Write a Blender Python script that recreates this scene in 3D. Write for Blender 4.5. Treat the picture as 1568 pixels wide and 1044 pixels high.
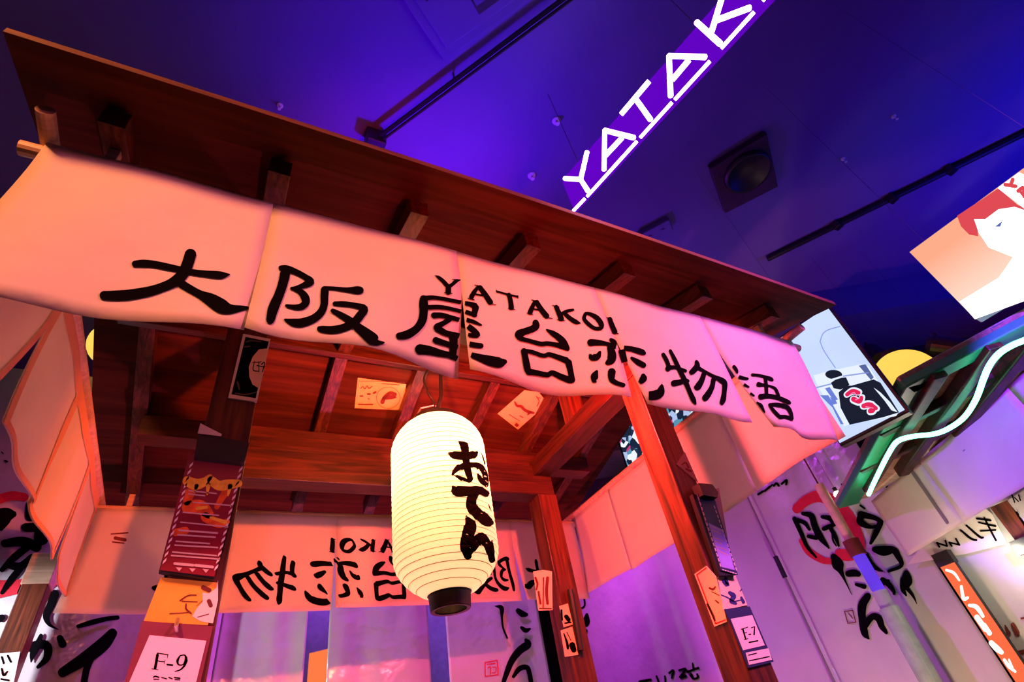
import bpy, math, random
import numpy as np
from mathutils import Vector, Matrix
from mathutils.bvhtree import BVHTree
random.seed(7)
for o in list(bpy.data.objects): bpy.data.objects.remove(o)
scene = bpy.context.scene
COL = scene.collection

# ------------------------------------------------------------------ camera
S = 0.85                       # metres per layout unit (camera stands at the layout origin)
CAMZ = 1.40                    # camera height in metres
IMG_W, IMG_H, FPX = 1568.0, 1044.0, 811.79
CX, CY = IMG_W/2, IMG_H/2
def _n(v): return v/np.linalg.norm(v)
_xa = _n(np.array([2455-CX, 852-CY, FPX])); _za = np.array([580-CX, -442-CY, FPX])
_za = _n(_za-_xa*np.dot(_xa, _za)); _ya = np.cross(_za, _xa)
ROT = np.array([_xa, _ya, _za])           # rows: stall axes in camera space (right, down, forward)
cam_data = bpy.data.cameras.new('camera'); cam = bpy.data.objects.new('camera', cam_data); COL.objects.link(cam)
cam_data.sensor_width = 36.0; cam_data.lens = FPX/IMG_W*36.0
cam_data.clip_start = 0.02; cam_data.clip_end = 60
_r, _d, _f = ROT[:, 0], ROT[:, 1], ROT[:, 2]
cam.matrix_world = Matrix(((_r[0], -_d[0], -_f[0], 0), (_r[1], -_d[1], -_f[1], 0), (_r[2], -_d[2], -_f[2], CAMZ), (0, 0, 0, 1)))
scene.camera = cam

def W(p): return Vector((p[0]*S, p[1]*S, p[2]*S+CAMZ))

# ------------------------------------------------------------------ world and lights
world = bpy.data.worlds.new('world'); scene.world = world; world.use_nodes = True
bg = world.node_tree.nodes['Background']; bg.inputs[0].default_value = (0.10, 0.03, 0.30, 1); bg.inputs[1].default_value = 0.02
vs = scene.view_settings
vs.view_transform = 'Standard'; vs.look = 'None'; vs.gamma = 1.0; vs.use_curve_mapping = False; vs.exposure = 0.0

def spot(name, loc, target, color, power, angle=60, blend=0.6, size=0.05):
    l = bpy.data.lights.new(name, 'SPOT'); l.color = color; l.energy = power
    l.spot_size = math.radians(angle); l.spot_blend = blend; l.shadow_soft_size = size
    o = bpy.data.objects.new(name, l); COL.objects.link(o)
    o.location = W(loc); d = W(target)-W(loc); o.rotation_euler = d.to_track_quat('-Z', 'Y').to_euler()
    return o
def point(name, loc, color, power, size=0.05):
    l = bpy.data.lights.new(name, 'POINT'); l.color = color; l.energy = power; l.shadow_soft_size = size
    o = bpy.data.objects.new(name, l); COL.objects.link(o); o.location = W(loc); return o

# coloured stage spots hung in front of the stall
spot('pink_stage_spot', (2.2, -1.3, 2.5), (1.05, 1.0, 1.05), (1.0, 0.16, 0.28), 450, 58, 0.7, 0.16)
spot('orange_stage_spot', (-1.6, -1.1, 2.5), (0.15, 1.0, 1.05), (1.0, 0.27, 0.09), 430, 56, 0.8, 0.16)
spot('violet_stage_spot', (2.6, -1.0, 2.2), (1.95, 1.0, 1.1), (0.66, 0.06, 1.0), 190, 36, 0.8, 0.16)
# unseen red fill added low in front to light the eave underside
spot('red_low_fill', (0.9, -0.6, -0.4), (0.80, 0.95, 1.42), (1.0, 0.04, 0.015), 220, 32, 1.0, 0.10)
spot('pink_low_fill', (-0.25, -0.8, -0.5), (-0.02, 1.43, 0.42), (1.0, 0.22, 0.42), 95, 20, 0.9, 0.06)  # unseen pink fill added to brighten the menu and number card
# violet and blue up-lights standing on the stall roofs, washing the ceiling
spot('violet_uplight', (0.85, 1.75, 1.95), (0.75, 1.15, 3.0), (0.11, 0.0, 1.0), 72, 120, 1.0, 0.05)
spot('violet_uplight_far', (2.4, 2.6, 1.95), (2.6, 2.0, 3.0), (0.16, 0.0, 1.0), 26, 150, 1.0, 0.05)
spot('blue_uplight', (4.9, -0.5, 1.3), (4.7, -0.1, 3.0), (0.01, 0.01, 1.0), 105, 130, 1.0, 0.05)
# red and orange work lamps fixed under the stall rafters, behind the front banner
spot('stall_lamp_a', (0.50, 1.42, 1.24), (0.62, 2.96, 1.02), (1.0, 0.12, 0.035), 110, 150, 0.6, 0.03)
spot('stall_lamp_b', (1.26, 1.42, 1.24), (2.05, 2.50, 1.02), (1.0, 0.065, 0.065), 115, 172, 0.3, 0.03)
spot('orange_side_spot', (-1.7, 1.3, 1.3), (-0.52, 1.95, 1.08), (1.0, 0.30, 0.18), 22, 60, 0.8, 0.05)
# violet light washing the hanging sheets behind
spot('violet_wash_back', (1.2, 3.30, 2.7), (1.3, 3.5, 0.2), (0.60, 0.06, 1.0), 400, 150, 1.0, 0.05)
spot('pink_wash_back', (1.0, 3.25, -1.3), (1.0, 3.5, 0.3), (1.0, 0.12, 0.30), 170, 150, 1.0, 0.05)
spot('violet_wash_right', (2.75, 4.5, 2.7), (3.85, 4.6, 0.3), (0.78, 0.07, 1.0), 185, 100, 1.0, 0.05)
spot('warm_wash_right', (2.75, 1.9, -0.7), (3.85, 2.1, 0.3), (1.0, 0.66, 0.44), 46, 130, 1.0, 0.05)
point('right_sheet_fill', (3.62, 1.30, 0.50), (1.0, 0.92, 0.66), 4.5, 0.03)  # unseen fill added to light the sheets at right
spot('lavender_wash_left', (-1.55, 2.95, 0.9), (-0.75, 3.5, 0.55), (0.92, 0.86, 1.0), 130, 85, 0.7, 0.05)
spot('purple_noren_spot', (1.30, -0.35, 0.78), (2.96, 0.44, 0.82), (0.26, 0.02, 1.0), 560, 27, 0.15, 0.03)

# ------------------------------------------------------------------ projection helpers (layout units)
def ray(px, py):
    d = np.array([px-CX, py-CY, FPX]); return ROT@(d/np.linalg.norm(d))
def at_plane(px, py, p0, n, off=0.0):
    """the point of the plane seen at a pixel; off moves it along the normal towards the camera"""
    p0 = np.array(p0, float); n = _n(np.array(n, float))
    if np.dot(n, p0) > 0: n = -n
    r = ray(px, py); q = r*(np.dot(p0, n)/np.dot(r, n)); return q+n*off
def onX(px, py, X): r = ray(px, py); return r*(X/r[0])
def onY(px, py, Y): r = ray(px, py); return r*(Y/r[1])
def onZ(px, py, Z): r = ray(px, py); return r*(Z/r[2])

# ------------------------------------------------------------------ materials
def new_mat(name):
    m = bpy.data.materials.new(name); m.use_nodes = True; nt = m.node_tree; nt.nodes.clear()
    out = nt.nodes.new('ShaderNodeOutputMaterial'); return m, nt, out
def plain(name, col, rough=0.6, spec=0.3, metal=0.0, noise=0.12, nscale=25, bump=0.0):
    m, nt, out = new_mat(name); b = nt.nodes.new('ShaderNodeBsdfPrincipled')
    tc = nt.nodes.new('ShaderNodeTexCoord'); nz = nt.nodes.new('ShaderNodeTexNoise'); nz.inputs['Scale'].default_value = nscale
    nz.inputs['Detail'].default_value = 4
    nt.links.new(tc.outputs['Object'], nz.inputs['Vector'])
    rp = nt.nodes.new('ShaderNodeValToRGB')
    rp.color_ramp.elements[0].position = 0.3; rp.color_ramp.elements[1].position = 0.7
    rp.color_ramp.elements[0].color = tuple(c*(1-noise) for c in col)+(1,)
    rp.color_ramp.elements[1].color = tuple(min(1, c*(1+noise)) for c in col)+(1,)
    nt.links.new(nz.outputs['Fac'], rp.inputs['Fac']); nt.links.new(rp.outputs['Color'], b.inputs['Base Color'])
    b.inputs['Roughness'].default_value = rough; b.inputs['Specular IOR Level'].default_value = spec; b.inputs['Metallic'].default_value = metal
    if bump:
        bp = nt.nodes.new('ShaderNodeBump'); bp.inputs['Strength'].default_value = bump; bp.inputs['Distance'].default_value = 0.01
        nt.links.new(nz.outputs['Fac'], bp.inputs['Height']); nt.links.new(bp.outputs['Normal'], b.inputs['Normal'])
    nt.links.new(b.outputs[0], out.inputs[0]); return m
def wood(name, c1, c2, axis=0, scale=1.0, rough=0.45, spec=0.35):
    m, nt, out = new_mat(name); b = nt.nodes.new('ShaderNodeBsdfPrincipled')
    tc = nt.nodes.new('ShaderNodeTexCoord'); mp = nt.nodes.new('ShaderNodeMapping')
    sc = [14*scale]*3; sc[axis] = 0.9*scale; mp.inputs['Scale'].default_value = sc
    nt.links.new(tc.outputs['Object'], mp.inputs['Vector'])
    nz = nt.nodes.new('ShaderNodeTexNoise'); nz.inputs['Scale'].default_value = 2.2; nz.inputs['Detail'].default_value = 7; nz.inputs['Distortion'].default_value = 1.6
    nt.links.new(mp.outputs['Vector'], nz.inputs['Vector'])
    wv = nt.nodes.new('ShaderNodeTexNoise'); wv.inputs['Scale'].default_value = 9; wv.inputs['Detail'].default_value = 3
    nt.links.new(mp.outputs['Vector'], wv.inputs['Vector'])
    mx = nt.nodes.new('ShaderNodeMath'); mx.operation = 'MULTIPLY_ADD'; mx.inputs[1].default_value = 0.35
    nt.links.new(wv.outputs['Fac'], mx.inputs[0]); nt.links.new(nz.outputs['Fac'], mx.inputs[2])
    rp = nt.nodes.new('ShaderNodeValToRGB'); rp.color_ramp.elements[0].position = 0.5; rp.color_ramp.elements[1].position = 0.85
    rp.color_ramp.elements[0].color = tuple(c1)+(1,); rp.color_ramp.elements[1].color = tuple(c2)+(1,)
    nt.links.new(mx.outputs[0], rp.inputs['Fac']); nt.links.new(rp.outputs['Color'], b.inputs['Base Color'])
    b.inputs['Roughness'].default_value = rough; b.inputs['Specular IOR Level'].default_value = spec
    bp = nt.nodes.new('ShaderNodeBump'); bp.inputs['Strength'].default_value = 0.25; bp.inputs['Distance'].default_value = 0.004
    nt.links.new(mx.outputs[0], bp.inputs['Height']); nt.links.new(bp.outputs['Normal'], b.inputs['Normal'])
    nt.links.new(b.outputs[0], out.inputs[0]); return m
def cloth(name, col, trans=0.4, weave=0.05, gloss=0.0):
    m, nt, out = new_mat(name)
    tc = nt.nodes.new('ShaderNodeTexCoord'); nz = nt.nodes.new('ShaderNodeTexNoise'); nz.inputs['Scale'].default_value = 6; nz.inputs['Detail'].default_value = 8
    nt.links.new(tc.outputs['Object'], nz.inputs['Vector'])
    rp = nt.nodes.new('ShaderNodeValToRGB'); rp.color_ramp.elements[0].position = 0.3; rp.color_ramp.elements[1].position = 0.7
    rp.color_ramp.elements[0].color = tuple(c*(1-weave) for c in col)+(1,); rp.color_ramp.elements[1].color = tuple(col)+(1,)
    nt.links.new(nz.outputs['Fac'], rp.inputs['Fac'])
    d = nt.nodes.new('ShaderNodeBsdfDiffuse'); t = nt.nodes.new('ShaderNodeBsdfTranslucent'); mx = nt.nodes.new('ShaderNodeMixShader')
    mx.inputs[0].default_value = trans
    bn = nt.nodes.new('ShaderNodeTexNoise'); bn.inputs['Scale'].default_value = 9; bn.inputs['Detail'].default_value = 3
    nt.links.new(tc.outputs['Object'], bn.inputs['Vector'])
    bp = nt.nodes.new('ShaderNodeBump'); bp.inputs['Strength'].default_value = 0.35; bp.inputs['Distance'].default_value = 0.02
    nt.links.new(bn.outputs['Fac'], bp.inputs['Height']); nt.links.new(bp.outputs['Normal'], d.inputs['Normal'])
    nt.links.new(rp.outputs['Color'], d.inputs['Color']); nt.links.new(rp.outputs['Color'], t.inputs['Color'])
    nt.links.new(d.outputs[0], mx.inputs[1]); nt.links.new(t.outputs[0], mx.inputs[2])
    last = mx
    if gloss:
        g = nt.nodes.new('ShaderNodeBsdfGlossy'); g.inputs['Roughness'].default_value = 0.18
        nt.links.new(bp.outputs['Normal'], g.inputs['Normal'])
        m2 = nt.nodes.new('ShaderNodeMixShader'); m2.inputs[0].default_value = gloss
        nt.links.new(mx.outputs[0], m2.inputs[1]); nt.links.new(g.outputs[0], m2.inputs[2]); last = m2
    nt.links.new(last.outputs[0], out.inputs[0]); return m
def glow(name, col, strength, var=0.0):
    m, nt, out = new_mat(name); e = nt.nodes.new('ShaderNodeEmission'); e.inputs[0].default_value = tuple(col)+(1,); e.inputs[1].default_value = strength
    if var:
        tc = nt.nodes.new('ShaderNodeTexCoord'); nz = nt.nodes.new('ShaderNodeTexNoise'); nz.inputs['Scale'].default_value = 4
        nt.links.new(tc.outputs['Object'], nz.inputs['Vector']); mr = nt.nodes.new('ShaderNodeMapRange')
        mr.inputs['To Min'].default_value = strength*(1-var); mr.inputs['To Max'].default_value = strength*(1+var)
        nt.links.new(nz.outputs['Fac'], mr.inputs['Value']); nt.links.new(mr.outputs[0], e.inputs[1])
    nt.links.new(e.outputs[0], out.inputs[0]); return m
def glassy(name, col, alpha=0.25, rough=0.08):
    m, nt, out = new_mat(name)
    t = nt.nodes.new('ShaderNodeBsdfTransparent'); t.inputs[0].default_value = (1, 1, 1, 1)
    b = nt.nodes.new('ShaderNodeBsdfPrincipled'); b.inputs['Base Color'].default_value = tuple(col)+(1,); b.inputs['Roughness'].default_value = rough
    mx = nt.nodes.new('ShaderNodeMixShader'); mx.inputs[0].default_value = alpha
    nt.links.new(t.outputs[0], mx.inputs[1]); nt.links.new(b.outputs[0], mx.inputs[2]); nt.links.new(mx.outputs[0], out.inputs[0]); return m

M = {}
M['ceiling'] = plain('ceiling_paint', (0.16, 0.13, 0.34), 0.9, 0.1, noise=0.05, nscale=3)
M['wall'] = plain('wall_paint', (0.10, 0.09, 0.12), 0.9, 0.1)
M['floor'] = plain('floor_concrete', (0.12, 0.11, 0.11), 0.7, 0.3)
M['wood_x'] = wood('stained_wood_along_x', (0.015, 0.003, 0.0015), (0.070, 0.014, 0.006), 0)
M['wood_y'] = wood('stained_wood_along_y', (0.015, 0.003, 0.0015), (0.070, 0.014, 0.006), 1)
M['wood_z'] = wood('stained_wood_upright', (0.035, 0.007, 0.003), (0.16, 0.034, 0.011), 2)
M['ply'] = wood('stained_plywood', (0.040, 0.008, 0.0035), (0.088, 0.018, 0.008), 0, 0.5, 0.75, 0.08)
M['ply_edge'] = wood('raw_plywood_edge', (0.06, 0.022, 0.011), (0.13, 0.05, 0.024), 0)
M['rafter'] = wood('sawn_rafter_wood', (0.022, 0.005, 0.0025), (0.11, 0.026, 0.012), 1, 1.6)
M['dowel'] = wood('pale_dowel_wood', (0.42, 0.27, 0.18), (0.60, 0.42, 0.30), 0)
M['cotton'] = cloth('white_cotton', (0.80, 0.76, 0.72), 0.33)
M['cotton_thin'] = cloth('thin_white_cotton', (0.82, 0.76, 0.70), 0.45)
M['vinyl'] = cloth('white_vinyl_sheet', (0.70, 0.69, 0.70), 0.35, 0.08, 0.045)
M['ink'] = plain('black_ink', (0.0025, 0.002, 0.003), 0.9, 0.02)
M['ink_red'] = plain('red_ink', (0.55, 0.02, 0.04), 0.7, 0.15)
M['ink_brown'] = plain('brown_ink', (0.16, 0.03, 0.025), 0.7, 0.15)
M['black'] = plain('black_plastic', (0.012, 0.012, 0.014), 0.45, 0.4)
M['black_metal'] = plain('black_metal', (0.015, 0.014, 0.016), 0.4, 0.5)
M['paper'] = plain('white_paper', (0.80, 0.78, 0.76), 0.7, 0.2, noise=0.03)
M['paper_cream'] = plain('cream_paper', (0.85, 0.70, 0.48), 0.7, 0.2, noise=0.05)
M['paper_lit_orange'] = plain('cream_paper_lit_orange', (0.90, 0.48, 0.22), 0.7, 0.2, noise=0.05)  # cream paper with the orange lamp light put into its colour
M['paper_yellow'] = plain('yellow_paper', (0.80, 0.45, 0.05), 0.6, 0.2, noise=0.12, nscale=18)
M['paper_navy'] = plain('navy_card', (0.02, 0.025, 0.11), 0.5, 0.3)
M['card_red'] = plain('dark_red_card', (0.22, 0.012, 0.03), 0.28, 0.5, noise=0.2, nscale=12)
M['card_plum'] = plain('plum_card', (0.20, 0.03, 0.07), 0.5, 0.3)
M['wire'] = plain('steel_wire', (0.6, 0.6, 0.62), 0.3, 0.5, 0.9)
M['white_metal'] = plain('white_metal', (0.75, 0.75, 0.78), 0.5, 0.3)
M['dark_metal'] = plain('dark_painted_metal', (0.05, 0.045, 0.06), 0.6, 0.3)
M['tan_wood'] = wood('tan_wood', (0.30, 0.20, 0.12), (0.50, 0.36, 0.24), 0)
M['green_wood'] = plain('green_painted_wood', (0.008, 0.24, 0.10), 0.4, 0.4)
M['neon_violet'] = glow('violet_neon_tube', (0.72, 0.40, 1.0), 9.0)
M['neon_green'] = glow('green_neon_tube', (0.16, 1.0, 0.58), 6.0)
M['lamp_yellow'] = glow('yellow_lamp_paper', (1.0, 0.62, 0.10), 1.15, 0.2)
def edge_lit(name):
    m, nt, out = new_mat(name); t = nt.nodes.new('ShaderNodeBsdfTransparent'); e = nt.nodes.new('ShaderNodeEmission')
    e.inputs[0].default_value = (0.20, 0.0, 0.85, 1); e.inputs[1].default_value = 0.75
    mx = nt.nodes.new('ShaderNodeMixShader'); mx.inputs[0].default_value = 0.55
    nt.links.new(t.outputs[0], mx.inputs[1]); nt.links.new(e.outputs[0], mx.inputs[2]); nt.links.new(mx.outputs[0], out.inputs[0]); return m
M['acrylic'] = edge_lit('edge_lit_acrylic')

# lantern paper: glows all over, brightest round the bulb a little above its middle
def lantern_mat():
    m, nt, out = new_mat('lit_lantern_paper')
    tr = nt.nodes.new('ShaderNodeBsdfTranslucent'); tr.inputs[0].default_value = (0.9, 0.78, 0.55, 1)
    df = nt.nodes.new('ShaderNodeBsdfDiffuse'); df.inputs[0].default_value = (0.85, 0.75, 0.55, 1)
    mx = nt.nodes.new('ShaderNodeMixShader'); mx.inputs[0].default_value = 0.5
    e = nt.nodes.new('ShaderNodeEmission'); e.inputs[0].default_value = (1.0, 0.76, 0.42, 1); e.inputs[1].default_value = 0.46
    ad = nt.nodes.new('ShaderNodeAddShader')
    nt.links.new(df.outputs[0], mx.inputs[1]); nt.links.new(tr.outputs[0], mx.inputs[2])
    nt.links.new(mx.outputs[0], ad.inputs[0]); nt.links.new(e.outputs[0], ad.inputs[1]); nt.links.new(ad.outputs[0], out.inputs[0])
    return m
M['lantern'] = lantern_mat()

# ------------------------------------------------------------------ mesh helpers (layout units)
class Geo:
    def __init__(self): self.v = []; self.f = []
    def add(self, vs, fs):
        b = len(self.v); self.v += [tuple(map(float, p)) for p in vs]; self.f += [tuple(i+b for i in f) for f in fs]; return self
    def box(self, x0, x1, y0, y1, z0, z1):
        return self.add([(x0,y0,z0),(x1,y0,z0),(x1,y1,z0),(x0,y1,z0),(x0,y0,z1),(x1,y0,z1),(x1,y1,z1),(x0,y1,z1)],
                        [(0,3,2,1),(4,5,6,7),(0,1,5,4),(1,2,6,5),(2,3,7,6),(3,0,4,7)])
    def slab(self, pts, vec):
        """closed prism: polygon pts swept by vec"""
        n = len(pts); a = [np.array(p, float) for p in pts]; v = np.array(vec, float)
        fs = [tuple(range(n))[::-1], tuple(range(n, 2*n))]+[(i, (i+1) % n, n+(i+1) % n, n+i) for i in range(n)]
        return self.add(a+[p+v for p in a], fs)
    def tube(self, pts, r, n=10, caps=True):
        pts = [np.array(p, float) for p in pts]; k = len(pts); rs = r if hasattr(r, '__len__') else [r]*k
        vs = []; fs = []; ref = None
        for i, p in enumerate(pts):
            t = _n(pts[min(i+1, k-1)]-pts[max(i-1, 0)])
            if ref is None: ref = np.array([0, 0, 1.]) if abs(t[2]) < .9 else np.array([1., 0, 0])
            a = _n(np.cross(t, ref)); b = np.cross(a, t); ref = b
            for j in range(n):
                q = 2*math.pi*j/n; vs.append(p+rs[i]*(math.cos(q)*a+math.sin(q)*b))
        for i in range(k-1):
            for j in range(n): fs.append((i*n+j, i*n+(j+1) % n, (i+1)*n+(j+1) % n, (i+1)*n+j))
        if caps: fs.append(tuple(range(n))[::-1]); fs.append(tuple((k-1)*n+j for j in range(n)))
        return self.add(vs, fs)
    def lathe(self, c, prof, n=48, capb=True, capt=True):
        vs = []; fs = []; k = len(prof)
        for (r, z) in prof:
            for j in range(n): q = 2*math.pi*j/n; vs.append((c[0]+r*math.cos(q), c[1]+r*math.sin(q), z))
        for i in range(k-1):
            for j in range(n): fs.append((i*n+j, i*n+(j+1) % n, (i+1)*n+(j+1) % n, (i+1)*n+j))
        if capb: fs.append(tuple(range(n))[::-1])
        if capt: fs.append(tuple((k-1)*n+j for j in range(n)))
        return self.add(vs, fs)

def tag(o, label=None, cat=None, group=None, kind=None):
    if label: o['label'] = label
    if cat: o['category'] = cat
    if group: o['group'] = group
    if kind: o['kind'] = kind
    return o
ORIG = {}
def mk(name, g, mat, parent=None, smooth=False, bevel=0.0, label=None, cat=None, group=None, kind=None, thick=0.0):
    w = [W(p) for p in g.v]
    lo = Vector((min(p.x for p in w), min(p.y for p in w), min(p.z for p in w))); hi = Vector((max(p.x for p in w), max(p.y for p in w), max(p.z for p in w)))
    org = Vector(((lo.x+hi.x)/2, (lo.y+hi.y)/2, lo.z))
    me = bpy.data.meshes.new(name); me.from_pydata([p-org for p in w], [], g.f); me.update()
    me.materials.append(mat)
    if smooth:
        for p in me.polygons: p.use_smooth = True
    o = bpy.data.objects.new(name, me); COL.objects.link(o); ORIG[o.name] = org
    if parent: o.parent = parent; o.location = org-ORIG[parent.name]
    else: o.location = org
    if bevel:
        b = o.modifiers.new('bevel', 'BEVEL'); b.width = bevel; b.segments = 2; b.limit_method = 'ANGLE'
    if thick:
        s = o.modifiers.new('thickness', 'SOLIDIFY'); s.thickness = thick; s.offset = 0
    return tag(o, label, cat, group, kind)
def thing(name, loc, label, cat, group=None, kind=None):
    o = bpy.data.objects.new(name, None); COL.objects.link(o); o.empty_display_size = 0.1
    o.location = W(loc); ORIG[o.name] = W(loc); return tag(o, label, cat, group, kind)

# --- brush strokes: variable-width ribbons laid on a surface
def spline(pts, sub=5):
    if len(pts) < 3: return [np.array(p, float) for p in pts]
    P = [np.array(p, float) for p in pts]; out = []
    for i in range(len(P)-1):
        p0 = P[i-1] if i else 2*P[0]-P[1]; p1, p2 = P[i], P[i+1]; p3 = P[i+2] if i+2 < len(P) else 2*P[-1]-P[-2]
        for k in range(sub):
            t = k/sub; out.append(0.5*((2*p1)+(-p0+p2)*t+(2*p0-5*p1+4*p2-p3)*t*t+(-p0+3*p1-3*p2+p3)*t**3))
    out.append(P[-1]); return out
def stroke(g, pts, fmap, sub=5):
    """pts: (x, y, width) in pixels; fmap maps a pixel to a 3D point or None"""
    sp = spline(pts, sub); n = len(sp); L = []; R = []
    for i in range(n):
        a = sp[max(i-1, 0)][:2]; b = sp[min(i+1, n-1)][:2]; t = b-a; l = np.hypot(*t); t = t/l if l > 1e-6 else np.array([1., 0])
        nn = np.array([-t[1], t[0]]); w = max(0.2, sp[i][2])*0.54
        L.append(sp[i][:2]+nn*w); R.append(sp[i][:2]-nn*w)
    def cap(i, sgn):
        j = 1 if i == 0 else n-2; t = sp[i][:2]-sp[j][:2]; l = np.hypot(*t); t = t/l if l > 1e-6 else t
        nn = np.array([-t[1], t[0]]); w = max(0.2, sp[i][2])/2
        return [sp[i][:2]+w*(math.cos(q)*nn+0.8*math.sin(q)*t) for q in np.linspace(0, math.pi, 7)]
    polys = [[L[i], R[i], R[i+1], L[i+1]] for i in range(n-1)]+[cap(0, -1), cap(n-1, 1)]
    for p in polys:
        q = [fmap(*c) for c in p]
        if any(c is None for c in q): continue
        g.add(q, [tuple(range(len(q)))])
def crop(ox, oy, s, strokes): return [[(ox+x*s, oy+y*s, w*s) for x, y, w in st] for st in strokes]
def write(name, strokes, fmap, mat, parent, label=None, sub=5):
    if name.startswith('brush_letter'): strokes = [[(x, y, w*0.84) for x, y, w in st] for st in strokes]
    """strokes that touch become one letter mesh, strokes that stand apart become letters of their own"""
    bx = []
    for st in strokes:
        sp = spline(st, sub); bx.append(np.array([(p[0], p[1], max(.2, p[2])/2) for p in sp]))
    n = len(strokes); grp = list(range(n))
    def touch(a, b):
        d = np.hypot(a[:, None, 0]-b[None, :, 0], a[:, None, 1]-b[None, :, 1]); return (d < (a[:, None, 2]+b[None, :, 2])).any()
    for i in range(n):
        for j in range(i):
            if grp[i] != grp[j] and touch(bx[i], bx[j]):
                old = grp[i]; grp = [grp[j] if q == old else q for q in grp]
    out = None
    for gi in sorted(set(grp)):
        g = Geo()
        for k in range(n):
            if grp[k] == gi: stroke(g, strokes[k], fmap, sub)
        if g.f: out = mk(name, g, mat, parent, label=label)
    return out
def caster(g, off=0.004, fallback=None):
    bvh = BVHTree.FromPolygons([Vector(p) for p in g.v], g.f)
    def f(px, py):
        d = Vector(ray(px, py)); h = bvh.ray_cast(Vector((0, 0, 0)), d)
        if h[0] is None: return fallback(px, py) if fallback else None
        nrm = h[1] if h[1].dot(d) < 0 else -h[1]
        return tuple(h[0]+nrm*off)
    return f
def on_plane(p0, n, off=0.003): return lambda px, py: tuple(at_plane(px, py, p0, n, off))
def poly(name, pts, fmap, mat, parent, label=None):
    g = Geo(); g.add([fmap(*p) for p in pts], [tuple(range(len(pts)))]); return mk(name, g, mat, parent, label=label)
def plate(name, pts, p0, n, thick, mat, parent=None, off=0.0, **k):
    """a flat board: its front face fills the pixels pts on the plane, its body goes back by thick"""
    n = _n(np.array(n, float)); n = -n if np.dot(n, np.array(p0, float)) > 0 else n
    g = Geo(); g.slab([at_plane(*p, p0, n, off) for p in pts], -n*thick); return mk(name, g, mat, parent, **k)
def ring(cx, cy, rx, ry, rot=0, n=24, a0=0, a1=2*math.pi):
    c, s = math.cos(rot), math.sin(rot)
    return [(cx+rx*math.cos(q)*c-ry*math.sin(q)*s, cy+rx*math.cos(q)*s+ry*math.sin(q)*c) for q in np.linspace(a0, a1, n, endpoint=abs(a1-a0) < 6.2)]

# ================================================================== the hall
CEIL = 3.0; FLOOR = -CAMZ/S
mk('floor', Geo().box(-6.5, 9, -4, 10, FLOOR-0.1, FLOOR), M['floor'], kind='structure', label='dark concrete hall floor')
mk('ceiling', Geo().box(-6.5, 9, -4, 10, CEIL, CEIL+0.1), M['ceiling'], kind='structure', label='painted hall ceiling washed violet and blue')
mk('wall_left', Geo().box(-6.6, -6.5, -4, 10, FLOOR, CEIL), M['wall'], kind='structure')
mk('wall_right', Geo().box(9, 9.1, -4, 10, FLOOR, CEIL), M['wall'], kind='structure')
mk('wall_back', Geo().box(-6.5, 9, 10, 10.1, FLOOR, CEIL), M['wall'], kind='structure')
mk('wall_front', Geo().box(-6.5, 9, -4.1, -4, FLOOR, CEIL), M['wall'], kind='structure')
# down-stand beams across the far ceiling
e1 = np.array([0.866, -0.5, 0]); e2 = np.array([0.5, 0.866, 0])
def ob(g, c, a, b, ha, hb, z0, z1):
    c = np.array(c, float); q = [c+sa*ha*a+sb*hb*b for sa, sb in ((-1,-1),(1,-1),(1,1),(-1,1))]
    return g.slab([(p[0], p[1], z0) for p in q], (0, 0, z1-z0))
g = Geo(); ob(g, e2*4.0+e1*4.2, e1, e2, 3.6, 0.35, CEIL-0.33, CEIL+0.0)
mk('trim_1', g, M['ceiling'], kind='structure', label='downstand ceiling beam beyond the stall')
g = Geo(); ob(g, e2*5.3+e1*4.2, e1, e2, 3.6, 0.3, CEIL-0.55, CEIL+0.0)
mk('trim_2', g, M['wall'], kind='structure', label='dark ceiling beam farthest from the stall')

# ================================================================== the stall
XC = 0.825; YC = 1.99
XL, XR = -0.595, 2.28
EY, EZ, SL = 0.786, 1.40, 0.283
RZ = EZ+SL*(YC-EY)
stall = thing('food_stall', (XC, YC, FLOOR), 'dark red stained wooden food stall with gable roof, centre of picture', 'stall')
def roof_z(x, y):
    k = abs(y-YC)/(YC-EY); bow = 0.028*(1-((x-XC)/1.44)**2)*k*(1 if y < YC else 0)
    return RZ-SL*abs(y-YC)+bow
for nm, y0, y1 in (('front', EY, YC), ('back', YC, 2*YC-EY)):
    xs = np.linspace(XL, XR, 13); ys = np.linspace(y0, y1, 5); g = Geo()
    vb = [(x, y, roof_z(x, y)) for y in ys for x in xs]; t = 0.020; n = len(vb)
    fs = []
    for j in range(4):
        for i in range(12):
            a = j*13+i; fs += [(a, a+13, a+14, a+1), (n+a, n+a+1, n+a+14, n+a+13)]
    for i in range(12): fs += [(i, i+1, n+i+1, n+i), (4*13+i+1, 4*13+i, n+4*13+i, n+4*13+i+1)]
    for j in range(4): fs += [(j*13+13, j*13, n+j*13, n+j*13+13), (j*13+12, j*13+25, n+j*13+25, n+j*13+12)]
    g.add(vb+[(x, y, z+t) for x, y, z in vb], fs)
    o = mk('roof_panel', g, M['ply'], stall)
    o.data.materials.append(M['ply_edge'])
    for p in o.data.polygons:
        if abs(p.normal.z) < 0.3 and abs(p.normal.y) > 0.5: p.material_index = 1
RX = [-0.40, -0.02, 0.38, 0.782, 1.193, 1.592, 2.0]
for x in RX:
    for sgn in (-1, 1):
        ye = YC+sgn*1.075; ym = YC+sgn*0.02
        g = Geo(); h = 0.07
        def zz(y): return RZ-SL*abs(y-YC)
        a = [(x-.0285, ym, zz(ym)-h), (x-.0285, ye, zz(ye)-h), (x-.0285, ye, zz(ye)-.001), (x-.0285, ym, zz(ym)-.001)]
        g.slab(a, (.057, 0, 0)); mk('rafter', g, M['rafter'], stall, bevel=0.0015)
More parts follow.
